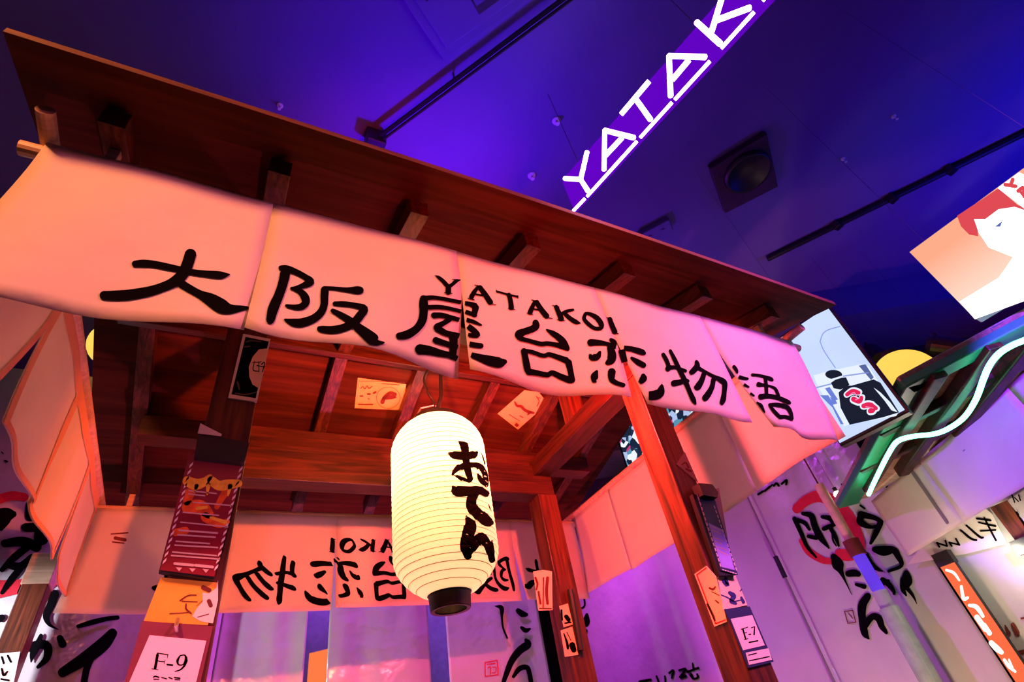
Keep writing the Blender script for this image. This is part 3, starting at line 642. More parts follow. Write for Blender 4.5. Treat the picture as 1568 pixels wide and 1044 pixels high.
poly('menu_field', [k2(245,235),k2(365,290),k2(455,610),k2(350,585)], PF(.0278), M['print_blue'], bsh)
write('menu_text', crop(1030,760,.19157, [[(260,260,6),(350,295,6)],[(270,290,6),(340,320,6)],[(280,350,6),(370,380,6)],[(290,380,6),(350,400,6)],[(300,420,6),(390,450,6)],[(310,450,6),(400,490,6)]]), PF(.0284), M['print_pale'], bsh)
for (a, b) in (((165,20),(345,590)),((290,90),(470,620)),((350,605),(470,640))):
    for i in range(14 if a[0] != 350 else 6):
        n_ = 14 if a[0] != 350 else 6
        x = a[0]+(b[0]-a[0])*(i+.5)/n_; y = a[1]+(b[1]-a[1])*(i+.5)/n_; dx = (b[0]-a[0])/n_*.28; dy = (b[1]-a[1])/n_*.28
        write('stitch_mark', crop(1030,760,.19157, [[(x-dx,y-dy,6),(x+dx,y+dy,6)]]), PF(.0284), M['paper'], bsh)
plate('card', [(1078,752),(1101,747),(1124,880),(1100,884)], (0,YF-.012,0), nF, .004, plain('dusky_card', (.45,.30,.33), .6, .2), off=.0, label='dusky plain card standing out behind the blue menu strip', cat='card')
st_ = plate('sticker', [(1035,711),(1048,692),(1069,740)], (0,YF,0), nF, .001, plain('smoked_sticker', (.22,.13,.15), .4, .3), off=.003, label='dark three-cornered sticker on the right post above the menu', cat='sticker')
write('printed_text', crop(1000,640,.3833, [[(112,188,5),(128,180,6),(140,200,6)],[(130,205,8),(150,215,8)]]), PF(.0038), M['ink_brown'], st_)
ff = plate('flyer', [k2(352,640),k2(490,620),k2(590,870),k2(400,912)], (0,YF,0), nF, .002, M['paper_cream'], off=.004, label='cream flyer with blue blossoms on the post above the F-7 card', cat='flyer')
M['print_navy'] = plain('navy_print', (.03,.03,.20), .5, .2)
write('printed_flowers', crop(1030,760,.19157, [[(400,680,30),(430,710,30),(415,650,20)],[(380,790,8),(430,810,10),(480,840,10),(540,830,8)],[(445,770,25),(480,800,40),(460,840,30),(500,860,20)],[(540,810,20),(560,850,25)],[(530,760,8),(545,745,10)]]), PF(.0048), M['print_navy'], ff)
f7 = plate('number_card_holder', [k5(280,765),k5(380,755),k5(475,975),k5(375,1000)], (0,YF,0), nF, .004, M['paper_navy'], off=.008, label='navy card on the right post reading F-7', cat='sign')
plate('number_card', [k5(303,805),k5(388,790),k5(438,910),k5(352,930)], (0,YF,0), nF, .001, M['paper'], f7, off=.0095)
plate('number_card', [k5(362,940),k5(452,922),k5(467,968),k5(376,988)], (0,YF,0), nF, .001, M['paper'], f7, off=.0095)
write('printed_text', crop(1000,640,.3833, [[(350,845,6),(361,885,6)],[(343,847,3),(370,838,3)],[(354,863,3),(366,859,3)],[(355,889,3),(370,884,3)],[(374,868,4),(382,866,4)],[(384,841,4),(397,836,3)],[(397,836,4),(395,868,6)],[(375,899,5),(410,892,5)],[(372,950,4),(405,942,4)],[(376,972,4),(456,955,4)]]), PF(.0102), M['ink'], f7)

# ------------------------------------------------------------------ things on the back right post
YK = PY[1][0]
kb_ = lambda x, y: (760+x*.3106, 720+y*.3106)
def PK(off): return on_plane((0,YK,0), nF, off)
fA = plate('flyer', [kb_(180,500),kb_(230,492),kb_(272,500),kb_(275,690),kb_(205,692)], (0,YK,0), nF, .002, M['paper_cream'], off=.005, label='orange paper charm with brush writing on the back post', cat='flyer')
write('printed_text', crop(760,720,.3106, [[(190,530,10),(200,560,10),(195,590,8)],[(230,530,6),(228,680,6)],[(250,530,14),(245,600,14),(250,660,12)],[(205,600,10),(215,660,10)],[(210,682,5),(270,684,5)]]), PK(.0058), M['ink_brown'], fA)
fB = plate('flyer', [kb_(308,670),kb_(350,658),kb_(375,760),kb_(330,775)], (0,YK,0), nF, .002, M['paper_cream'], off=.005, label='upper pale printed leaflet beside the black strip on the back post', cat='flyer')
write('printed_picture', crop(760,720,.3106, [[(318,690,10),(322,740,8)],[(340,720,20),(355,740,20)],[(335,755,8),(365,750,8)]]), PK(.0058), M['ink'], fB)
fC = plate('flyer', [kb_(315,790),kb_(372,772),kb_(402,910),kb_(336,920)], (0,YK,0), nF, .002, M['paper_cream'], off=.005, label='lower pale printed leaflet beside the black strip on the back post', cat='flyer')
write('printed_picture', crop(760,720,.3106, [[(330,805,5),(345,850,12),(350,880,12)],[(370,860,30),(380,890,25)],[(345,800,4),(365,840,4)]]), PK(.0058), M['ink'], fC)
mk('black_strip', Geo().tube([onY(873,903,YK-.02), onY(889,996,YK-.02)], .016, 8), M['black'], label='thick black cable strip clipped down the back post', cat='cable')

# ------------------------------------------------------------------ hanging white sheets behind the stall
def sheet(a, b, zt, zb, label, seed, folds=0.02, n=40, wl=5.0):
    a = np.array(a, float); b = np.array(b, float); L = np.linalg.norm(b-a); t = (b-a)/L; nn = np.array([-t[1], t[0]])
    r = random.Random(seed); ph = [r.uniform(0, 6.28) for _ in range(3)]; g = Geo(); vs = []
    for j in range(9):
        v = j/8
        for i in range(n+1):
            s = L*i/n; d = folds*(math.sin(wl*s+ph[0])+.5*math.sin(2.3*wl*s+ph[1]+v)+.3*math.sin(4.1*wl*s+ph[2]))*(.4+.6*v)
            p = a+t*s+nn*d; vs.append((p[0], p[1], zt+(zb-zt)*v))
    g.add(vs, [(j*(n+1)+i, j*(n+1)+i+1, (j+1)*(n+1)+i+1, (j+1)*(n+1)+i) for j in range(8) for i in range(n)])
    o = mk('hanging_sheet', g, M['vinyl'], smooth=True, label=label, cat='curtain', group='white hall curtains', thick=0.001)
    return o, g
YS = 3.5
xg = lambda px, py: onY(px, py, YS)[0]
s1, G1 = sheet((-2.6, YS), (xg(330,1000), YS), 2.42, FLOOR+.02, 'lavender sheet with brush lettering and red ring at far left', 1, .012)
s2, G2 = sheet((xg(331,1000), YS+.03), (xg(468,1000), YS+.03), 2.42, FLOOR+.02, 'narrow purple sheet between the F-9 post and the first gap', 2, .016, wl=9)
s3, G3 = sheet((xg(503,1000), YS+.02), (xg(660,1000), YS+.02), 2.42, FLOOR+.02, 'plain purple sheet directly below the mirrored back banner', 3, .016, wl=7)
s4, G4 = sheet((xg(688,1000), YS+.01), (xg(836,1000), YS+.01), 2.42, FLOOR+.02, 'purple sheet with large brush letters left of the back post', 4, .010)
XS = 3.85
s5, G5 = sheet((XS, 5.9), (XS, 2.72), 2.72, FLOOR+.02, 'tall purple sheet with folds between the two right posts', 5, .025, wl=3.2)
s6, G6 = sheet((XS-.04, 2.70), (XS-.04, 1.76), 2.0, FLOOR+.02, 'grey-purple sheet with red ring brush emblem at right', 6, .018, wl=4)
s7, G7 = sheet((XS-.02, 1.75), (XS-.02, 0.2), 1.25, FLOOR+.02, 'dull grey-green sheet at the lower right corner', 7, .018, wl=4)
w1, w4, w5, w6, w7 = [caster(q, .006) for q in (G1, G4, G5, G6, G7)]
def multi(*fs_):
    def f(px, py):
        best = None
        for h in fs_:
            q = h(px, py)
            if q is not None and (best is None or np.dot(q, q) < np.dot(best, best)): best = q
        return best
    return f
LF = (0, 740, .2911)
write('brush_ring', crop(*LF, [[(-20,90,45),(60,68,45),(135,75,40)], [(-20,560,90),(100,545,70),(220,530,90),(290,480,80),(320,430,40)]]), w1, M['ink_red'], s1)
w1b = caster(G1, .009)
write('brush_letter', crop(*LF, [[(-20,200,140),(40,170,90),(75,165,40)], [(160,110,50),(165,180,70)], [(130,235,50),(200,240,60),(220,300,90)], [(20,320,45),(120,310,60),(200,340,60)], [(10,460,30),(80,390,45),(170,320,40)], [(40,430,40),(110,440,50),(170,385,30)], [(10,580,20),(60,510,40),(110,450,40)], [(100,580,20),(140,510,40),(170,440,40)]]), w1b, M['ink'], s1)
write('brush_letter', crop(*LF, [[(290,580,55),(270,640,50),(245,700,42),(262,745,22),(310,772,4)]]), w1b, M['ink'], s1)
write('brush_letter', crop(*LF, [[(150,870,50),(200,850,50),(250,860,55),(248,920,42),(200,970,20)], [(218,800,22),(195,860,42),(175,900,38),(165,942,8)], [(315,812,38),(332,850,50)]]), w1b, M['ink'], s1)
write('brush_letter', crop(*LF, [[(410,755,22),(480,735,32),(560,715,28),(620,708,26)], [(595,785,55),(540,850,80),(450,920,75),(325,1000,55)], [(485,900,45),(455,980,40),(440,1060,40)]]), w1b, M['ink'], s1)
write('brush_letter', [[(0,949,12),(5,945,10)], [(3,693,2),(6,696,2)], [(8,706,3),(12,708,3)]], w1b, M['ink'], s1)
MB = (730, 900, .1379)
write('brush_letter', crop(*MB, [[(200,205,10),(270,225,60),(275,330,30),(290,450,25),(335,560,22)]]), w4, M['ink'], s4)
write('brush_letter', crop(*MB, [[(450,250,60),(500,290,80),(550,300,50)], [(490,440,40),(540,475,60),(590,455,25)]]), w4, M['ink'], s4)
write('brush_letter', crop(*MB, [[(540,575,40),(560,630,100),(470,700,95),(380,820,80),(310,1000,60),(290,1060,50)], [(400,990,40),(470,900,65),(550,885,65),(580,950,60),(600,1060,60)]]), w4, M['ink'], s4)
write('seal_stamp', crop(*MB, [[(90,830,12),(90,985,12)], [(90,985,12),(235,965,12)], [(235,965,12),(225,805,12)], [(225,805,12),(90,830,12)], [(110,850,14),(200,840,14)], [(120,890,12),(150,880,12),(150,960,12)], [(170,880,10),(210,885,10),(205,940,10),(165,945,10)]]), w4, M['ink_red'], s4)
write('brush_letter', crop(*MB, [[(1195,95,24),(1198,205,22),(1100,238,22)], [(1228,290,36),(1215,380,100),(1160,420,60)], [(1215,470,50),(1210,600,28),(1235,720,8)]]), w5, M['ink'], s5)
write('brush_letter', crop(860, 820, .2146, [[(900,972,18),(980,942,18)],[(938,908,12),(945,960,14)],[(925,990,30),(945,1020,16),(975,1010,20),(970,985,14)],[(840,960,15),(890,950,18),(850,1010,22),(890,1000,22)],[(770,980,18),(800,960,18),(790,1015,18)],[(740,1000,13),(745,1055,15)],[(680,1000,15),(700,1055,18)],[(560,1045,30),(640,1025,18)]]), w5, M['ink'], s5)
RF = (1190, 740, .2489)
w6b = caster(G6, .010)
write('brush_ring', crop(*RF, [[(120,160,55),(190,100,60),(280,80,70),(380,140,75),(450,230,80),(500,340,70),(510,420,55),(440,440,70),(380,430,55)], [(150,350,30),(200,420,45),(280,470,40),(340,480,35)]]), w6, M['ink_red'], s6)
write('brush_letter', crop(*RF, [[(110,215,32),(150,300,32),(190,390,26),(245,455,14)], [(160,185,24),(215,200,42),(240,270,46),(275,335,44),(325,398,12)], [(130,225,30),(175,245,28),(205,285,20)], [(195,325,28),(250,335,32)], [(280,205,24),(330,215,38),(345,240,26)], [(290,280,32),(340,260,32),(370,250,16)], [(330,270,28),(365,330,30),(385,385,16)], [(345,300,14),(350,350,14),(370,385,10)]]), w6b, M['ink'], s6)
write('brush_letter', crop(*RF, [[(350,445,40),(380,500,80),(400,545,35),(430,610,12),(465,685,4)], [(440,555,45),(480,550,50),(510,560,35)], [(490,620,22),(545,635,35)]]), w6b, M['ink'], s6)
write('brush_letter', crop(*RF, [[(565,690,50),(530,750,60),(530,840,50),(545,920,50),(570,955,12)], [(545,880,40),(590,820,45),(630,830,50),(650,880,40),(680,920,22)]]), w6b, M['ink'], s6)
w67 = multi(w6b, caster(G7, .010))
write('brush_letter', crop(*RF, [[(515,190,50),(600,210,35),(650,238,30)], [(640,245,45),(610,310,40),(580,370,22)], [(520,200,50),(520,240,50),(580,268,28),(620,260,18)]]), w67, M['ink'], s6)
write('brush_letter', crop(*RF, [[(600,405,40),(660,415,70),(720,410,50),(750,450,40),(770,505,28),(690,540,22)], [(550,430,32),(580,490,38),(620,525,28),(655,540,8)]]), w67, M['ink'], s6)
write('brush_letter', crop(*RF, [[(650,590,36),(690,620,40),(720,660,28),(725,682,18)], [(650,620,28),(690,600,28)], [(800,545,35),(800,600,85),(780,650,40),(800,690,12)], [(800,640,30),(840,690,18),(865,740,5)]]), w67, M['ink'], s6)
write('brush_letter', crop(*RF, [[(400,5,10),(440,45,14)], [(515,135,14),(545,155,14)]]), w67, M['ink'], s6)
write('seal_stamp', crop(*RF, [[(420,787,6),(470,780,6)], [(470,780,6),(490,853,6)], [(490,853,6),(440,860,6)], [(440,860,6),(420,787,6)], [(445,800,5),(470,830,5)]]), w6b, M['ink_brown'], s6)
write('brush_letter', [[(1162,757,4),(1170,752,4)], [(1172,752,4),(1180,745,4)], [(1178,748,3),(1184,742,3)], [(1186,744,4),(1190,740,4),(1194,744,4)], [(1198,741,4),(1206,735,4),(1205,742,4)]], multi(w5, w6b), M['ink'], s5)
BR_ = (1400, 740, .2912)
write('brush_letter', crop(*BR_, [[(185,890,26),(200,930,26),(190,970,13),(225,985,16)], [(235,870,13),(240,920,24)], [(250,905,22),(280,950,18)], [(300,880,34),(320,900,34)], [(330,830,8),(350,870,18),(365,870,10)], [(205,950,10),(250,960,10)]]), w7, M['ink'], s7)
write('brush_letter', crop(*BR_, [[(420,805,8),(450,785,18),(470,775,8)], [(480,745,8),(500,790,26)], [(520,740,24),(545,790,30)], [(550,890,26),(590,878,18)], [(565,710,12),(590,705,12)]]), w7, M['ink_brown'], s7)

# a blue-grey partition and an orange banner glimpsed through the gaps between the sheets
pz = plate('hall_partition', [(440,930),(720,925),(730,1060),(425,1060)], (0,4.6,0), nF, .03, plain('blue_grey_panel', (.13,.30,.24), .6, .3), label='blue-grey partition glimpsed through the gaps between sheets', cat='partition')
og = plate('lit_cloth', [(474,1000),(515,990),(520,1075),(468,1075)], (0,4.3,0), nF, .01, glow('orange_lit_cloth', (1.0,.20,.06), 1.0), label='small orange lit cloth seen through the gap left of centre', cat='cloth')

# ------------------------------------------------------------------ left neighbour post with paper
lp = thing('wooden_post', (-.62, 3.3, FLOOR), 'dark neighbouring post with pale block top before the left sheet', 'post')
cpx = onY(64, 880, 3.36)
mk('post_block', Geo().box(cpx[0]-.055, cpx[0]+.055, 3.30, 3.42, onY(64,893,3.3)[2], onY(64,846,3.3)[2]), M['tan_wood'], lp, bevel=.003)
mk('post_shaft', Geo().box(cpx[0]-.050, cpx[0]+.050, 3.305, 3.415, FLOOR, onY(64,893,3.3)[2]), M['wood_z'], lp, bevel=.003)
np_ = plate('notice', [(-20,1003),(31,998),(18,1060),(-40,1060)], (0,3.30,0), nF, .002, M['paper'], off=.005, label='white paper notice with dark writing at the bottom left corner', cat='notice')
write('printed_text', [[(3,1006,3),(6,1016,3)], [(12,1004,3),(17,1014,3)], [(3,1024,3),(6,1034,4),(12,1028,2)], [(2,1040,3),(14,1042,3)]], on_plane((0,3.30,0), nF, .0058), M['ink'], np_)

# ------------------------------------------------------------------ neon sign
npt = ray(880, 326); npt = npt*(2.0/npt[2]); ndir = np.array([-.2, .98, 0]); nnn = np.array([ndir[1], -ndir[0], 0])
sign = thing('neon_sign', tuple(npt), 'clear hanging sign with glowing white-violet neon capital letters under the ceiling', 'neon sign')
NP = on_plane(npt, nnn, 0.0); NT = on_plane(npt, nnn, 0.014)
nk = lambda x, y: (850+x*.3256, y*.3256)
q0, q1 = NP(*nk(35,850)), NP(*nk(92,1000))
r1_ = np.array(NP(1180,0)); u_ = _n(r1_-np.array(q1)); u_[2] = 0; u_ = _n(u_)
Ls = 1.72; Hs = q0[2]-q1[2]; q1 = np.array(q1)
g = Geo(); g.slab([q1, q1+u_*Ls, q1+u_*Ls+np.array([0,0,Hs]), q1+np.array([0,0,Hs])], nnn*(.006 if np.dot(nnn, npt) > 0 else -.006))
mk('acrylic_plate', g, M['acrylic'], sign)
def ntube(pts, r=.0112): mk('neon_tube', Geo().tube([NT(*nk(*p)) for p in pts], r, 10), M['neon_violet'], sign, smooth=True)
for pts in ([(55,845),(130,850)], [(160,720),(130,850),(165,905)], [(240,805),(243,620)], [(243,620),(380,655)], [(245,740),(325,655)], [(320,545),(452,390)], [(390,475),(458,570)],
            [(553,460),(545,272)], [(545,272),(715,278)], [(560,385),(640,290)], [(675,115),(785,215)], [(745,160),(800,-20)], [(770,105),(925,48)]): ntube(pts)
for pts in ([(95,998),(150,940)], [(160,930),(395,672)], [(410,655),(560,490)], [(572,478),(738,297)], [(790,238),(945,68)], [(985,15),(1140,-160)], [(1180,-205),(1330,-380)]):
    ntube(pts, .0072)
# the last two letters, O and I, run out of the frame
ux = lambda s, h: tuple(q1+u_*s+np.array([0,0,h])-nnn*(.014 if np.dot(nnn, npt) > 0 else -.014))
mk('neon_tube', Geo().tube([ux(1.34+.085*math.cos(q), Hs*.52+.085*math.sin(q)) for q in np.linspace(0, 2*math.pi, 25)], .0115, 10), M['neon_violet'], sign, smooth=True)
mk('neon_tube', Geo().tube([ux(1.55, Hs*.2), ux(1.55, Hs*.85)], .0115, 10), M['neon_violet'], sign, smooth=True)
g = Geo().tube([q1+np.array([0,0,Hs]), q1+u_*Ls+np.array([0,0,Hs])], .004, 8); mk('top_rail', g, M['acrylic'], sign)
for s in (0.12, 0.86, 1.6): mk('hanging_wire', Geo().tube([q1+u_*s+np.array([0,0,Hs]), q1+u_*s+np.array([0,0,CEIL-q1[2]])], .0015, 5), M['dark_metal'], sign)

# ------------------------------------------------------------------ ceiling fittings
ea = np.array([.56, -.83, 0]); eb = np.array([-.83, -.56, 0])
ac0 = onZ(680, 97, CEIL-.06); acc = ac0+.55*ea+.55*eb
ac = thing('air_conditioner', (acc[0], acc[1], CEIL-.06), 'square ceiling cassette air conditioner lit blue at the top edge', 'air conditioner')
g = Geo(); ob(g, acc, ea, eb, .55, .55, CEIL-.045, CEIL); mk('casing', g, M['ceiling'], ac, bevel=.01)
g = Geo(); ob(g, acc, ea, eb, .50, .50, CEIL-.06, CEIL-.045); mk('front_panel', g, M['ceiling'], ac, bevel=.008)
g = Geo(); ob(g, acc, ea, eb, .28, .28, CEIL-.075, CEIL-.06); mk('grille', g, M['ceiling'], ac, bevel=.006)
for sg in (-1, 1):
    g = Geo(); ob(g, acc+ea*.40*sg, ea, eb, .055, .27, CEIL-.066, CEIL-.06); mk('louvre', g, M['dark_metal'], ac)
    g = Geo(); ob(g, acc+eb*.40*sg, ea, eb, .27, .055, CEIL-.066, CEIL-.06); mk('louvre', g, M['dark_metal'], ac)
    g = Geo(); ob(g, acc+ea*.38*sg, ea, eb, .035, .26, CEIL-.072, CEIL-.067); mk('louvre_blade', g, M['ceiling'], ac)
    g = Geo(); ob(g, acc+eb*.38*sg, ea, eb, .26, .035, CEIL-.072, CEIL-.067); mk('louvre_blade', g, M['ceiling'], ac)
tr = thing('lighting_track', tuple(onZ(580,205,CEIL-.09)), 'black twin lighting track running to the ceiling edge at upper centre', 'track')
A_, B_ = onZ(574,214,CEIL-.08), onZ(868,-6,CEIL-.08)
A2_, B2_ = onZ(586,214,CEIL-.10), onZ(882,-6,CEIL-.10)
dd_ = (B_-A_)*.6
mk('track_rail', Geo().tube([A_, B_+dd_], .013, 8), M['black_metal'], tr); mk('track_rail', Geo().tube([A2_, B2_+dd_], .009, 8), M['black_metal'], tr)
mk('track_clamp', Geo().box(A_[0]-.05, A_[0]+.06, A_[1]-.03, A_[1]+.05, CEIL-.13, CEIL), M['black_metal'], tr, bevel=.006)
for t in (.45, 1.0): p = A_+(B_-A_)*t; mk('track_hanger', Geo().tube([p, (p[0], p[1], CEIL)], .006, 6), M['black_metal'], tr)
A_, B_ = onZ(1175,397,CEIL-.035), onZ(1568,205,CEIL-.035); dd_ = (B_-A_)*.5
pp = thing('ceiling_pipe', tuple(A_), 'dark pipe slanting along the ceiling above the bright lightbox', 'pipe')
mk('pipe', Geo().tube([A_, B_+dd_], .022, 10), M['black_metal'], pp)
for t in (.3, .52, .74): p = A_+(B_-A_)*t; mk('pipe_clamp', Geo().box(p[0]-.03, p[0]+.03, p[1]-.03, p[1]+.03, CEIL-.065, CEIL), M['black_metal'], pp, bevel=.005)
vt = thing('ceiling_vent', tuple(onZ(1140,265,CEIL-.05)), 'dark square ceiling vent with round throat right of the neon sign', 'vent')
vq = [onZ(1087,259,CEIL-.05), onZ(1175,205,CEIL-.05), onZ(1192,286,CEIL-.05), onZ(1111,327,CEIL-.05)]
mk('vent_frame', Geo().slab(vq, (0,0,.05)), plain('plum_vent_paint', (.06,.03,.06), .7, .2), vt, bevel=.006)
vc = onZ(1143,262,CEIL-.05)
mk('vent_throat', Geo().lathe((vc[0],vc[1]), [(.10,CEIL-.052),(.14,CEIL-.085),(.155,CEIL-.088),(.16,CEIL-.05)], 28, True, False), M['black_metal'], vt, smooth=True)
for k, (px, py, lb) in enumerate(((853,188,'white sprinkler head on the ceiling between track and neon sign'), (815,272,'white sprinkler head just above the roof left of the neon sign'), (428,165,'small sprinkler head above the roof edge at upper left'), (1372,181,'small pale sprinkler head upper right above the pipe'), (1294,246,'faint sprinkler head right of the ceiling vent'))):
    p = onZ(px, py, CEIL-.03); r = .026 if k < 2 else .016
    sp_ = thing('sprinkler_head', (p[0], p[1], CEIL-.04), lb, 'sprinkler', 'ceiling sprinklers')
    mk('rosette', Geo().lathe((p[0],p[1]), [(r*.6,CEIL-.012),(r,CEIL-.008),(r,CEIL)], 16), M['white_metal'], sp_)
    mk('nozzle', Geo().lathe((p[0],p[1]), [(r*.5,CEIL-.045),(r*.55,CEIL-.04),(r*.2,CEIL-.035),(r*.25,CEIL-.012)], 12), M['white_metal'], sp_)
# small junction fitting glinting above the roof
p = onZ(1003, 353, CEIL-.02)
jb = thing('junction_box', (p[0], p[1], CEIL-.05), 'faint small junction box on the ceiling behind the roof edge', 'box')
g = Geo(); ob(g, p, ea, eb, .12, .06, CEIL-.05, CEIL); mk('box_body', g, M['ceiling'], jb, bevel=.006)
for s_ in (-.05, .05): q = p+ea*s_; mk('screw', Geo().lathe((q[0],q[1]), [(.012,CEIL-.058),(.012,CEIL-.05)], 10), M['ceiling'], jb)

# ------------------------------------------------------------------ television beside the eave
tp = ray(1267, 470); tp = tp*(2.62/np.hypot(tp[0], tp[1])); td = np.array([-.2, .98, 0]); tn = np.array([td[1], -td[0], 0])
TP = lambda off: on_plane(tp, tn, off)
tvc = [(1177,512),(1267,470),(1377,632),(1297,659)]
tv = thing('television', tuple(np.array(TP(0)(1290,660))), 'bright video screen showing a dark-clad figure against pale sky, beside the eave', 'screen')
a, b = np.array(TP(0)(1267,470)), np.array(TP(0)(1377,632)); b[:2] = a[:2]; wd = _n(td)*np.linalg.norm((np.array(TP(0)(1377,632))-np.array(TP(0)(1268,669)))[:2])
tnn = tn if np.dot(tn, tp) > 0 else -tn
g = Geo(); g.slab([a+np.array([0,0,.012])-td*.012, b-np.array([0,0,.014])-td*.012, b-np.array([0,0,.014])+wd, a+np.array([0,0,.012])+wd], tnn*.05); mk('bezel', g, M['black'], tv, bevel=.004)
g = Geo(); g.add([a-tnn*.002, b-tnn*.002, b-tnn*.002+wd*.98, a-tnn*.002+wd*.98], [(0,1,2,3)]); scr = mk('screen', g, glow('screen_sky', (.50,.60,1.0), 1.25, .12), tv)
kt = lambda pts: [(1170+x*.2108, 460+y*.2108) for x, y in pts]
SC = {n: glow('screen_'+n, c, s) for n, c, s in (('dark', (.012,.014,.03), 1), ('slate', (.10,.14,.35), 1), ('pale', (.75,.82,1), 1.1), ('pink', (1,.25,.5), 1.0), ('red', (.8,.02,.10), 1), ('blue', (.15,.22,.7), 1), ('steel', (.28,.36,.75), 1))}
poly('screen_shape', kt([(360,545),(450,520),(700,465),(760,475),(975,820),(960,840),(620,900),(585,915),(400,640)]), TP(.003), SC['pale'], scr)
for i, pts in enumerate(([(410,300),(430,245),(470,215),(555,190)], [(410,300),(440,370),(520,490)], [(380,635),(500,605)], [(520,560),(760,525)])):
    write('screen_line', crop(1170,460,.2108, [[(x,y,7 if i<2 else 9) for x,y in pts]]), TP(.0045), SC['steel'], scr)
poly('screen_shape', kt([(690,475),(740,465),(800,560),(780,580)]), TP(.0045), SC['slate'], scr)
for pts in ([(445,640),(480,630),(540,720),(510,730)], [(410,690),(470,690),(590,900),(560,900),(500,780)], [(480,700),(520,720),(560,800),(520,790)]):
    poly('screen_shape', kt(pts), TP(.0045), SC['blue'], scr)
poly('screen_shape', kt([(545,670),(600,620),(640,620),(800,575),(850,600),(985,815),(870,850),(625,905),(560,780)]), TP(.006), SC['dark'], scr)
poly('screen_shape', kt([(490,600),(540,565),(600,560),(625,615),(560,650),(510,640)]), TP(.0065), SC['dark'], scr)
poly('screen_shape', kt(ring(510,540,62,34,.05,20)), TP(.006), SC['dark'], scr)
poly('screen_shape', kt([(470,580),(575,548),(580,560),(478,592)]), TP(.0075), SC['pale'], scr)
write('screen_letter', crop(1170,460,.2108, [[(600,690,40),(650,660,50),(700,670,45)],[(650,720,55),(700,740,50),(720,700,40)],[(720,770,50),(770,760,60),(830,790,40)],[(770,810,50),(800,800,50),(790,750,40)]]), TP(.0075), SC['pale'], scr)
write('screen_letter', crop(1170,460,.2108, [[(605,688,26),(650,664,34),(695,674,28)],[(652,718,36),(698,736,32),(715,705,26)],[(725,770,32),(772,764,40),(822,788,26)],[(772,806,32),(798,798,32),(785,755,26)]]), TP(.009), SC['red'], scr)
write('screen_letter', crop(1170,460,.2108, [[(630,690,6),(660,672,6),(680,700,6)],[(670,725,6),(700,715,6)],[(745,775,6),(800,785,6)]]), TP(.0105), SC['pink'], scr)
poly('screen_shape', kt([(800,635),(850,670),(920,740),(975,815),(930,800),(880,730)]), TP(.0075), SC['pale'], scr)
poly('screen_shape', kt([(505,760),(540,750),(625,900),(590,912)]), TP(.0075), SC['pale'], scr)
mk('hanging_pole', Geo().tube([a+wd*.5+tnn*.03, (a[0]+wd[0]*.5+tnn[0]*.03, a[1]+wd[1]*.5+tnn[1]*.03, CEIL)], .0006, 4), M['black_metal'], tv)

# second screen seen between the right post and the roof
t2 = thing('television', tuple(onX(965,725,3.3)), 'flickering video screen glimpsed between the right post and the roof', 'screen')
def mosaic(name):
    m, nt, out = new_mat(name); tc = nt.nodes.new('ShaderNodeTexCoord'); v = nt.nodes.new('ShaderNodeTexVoronoi'); v.inputs['Scale'].default_value = 22
    nt.links.new(tc.outputs['Object'], v.inputs['Vector']); rp = nt.nodes.new('ShaderNodeValToRGB'); el = rp.color_ramp.elements
    sp2 = nt.nodes.new('ShaderNodeSeparateColor'); nt.links.new(v.outputs['Color'], sp2.inputs[0]); nt.links.new(sp2.outputs[0], rp.inputs[0]); rp.color_ramp.interpolation = 'CONSTANT'
    el[0].color = (.01,.02,.05,1); el[1].position = .8; el[1].color = (.9,.93,1,1)
    for p_, c_ in ((.3,(.10,.30,.45,1)), (.45,(.02,.03,.08,1)), (.6,(.45,.55,.85,1)), (.75,(.6,.05,.2,1))): e_ = el.new(p_); e_.color = c_
    e = nt.nodes.new('ShaderNodeEmission'); e.inputs[1].default_value = 1.0; nt.links.new(rp.outputs[0], e.inputs[0]); nt.links.new(e.outputs[0], out.inputs[0]); return m
X2 = 3.3
v_tl, v_bl = onX(944,668,X2), onX(962,727,X2); zt2 = onX(1000,612,X2)[2]; yl2 = v_bl[1]; yr2 = onX(1075,640,X2)[1]
g = Geo().box(X2, X2+.05, yr2, yl2, v_bl[2]-.01, zt2); mk('bezel', g, M['black'], t2, bevel=.004)
g = Geo(); g.add([(X2-.002,yr2+.02,v_bl[2]+.01),(X2-.002,yl2-.03,v_bl[2]+.01),(X2-.002,yl2-.03,zt2-.02),(X2-.002,yr2+.02,zt2-.02)], [(0,1,2,3)]); mk('screen', g, mosaic('screen_mosaic'), t2)
mk('hanging_pole', Geo().tube([(X2+.02,(yl2+yr2)/2,zt2-.02),(X2+.02,(yl2+yr2)/2,CEIL)], .0006, 4), M['black_metal'], t2)

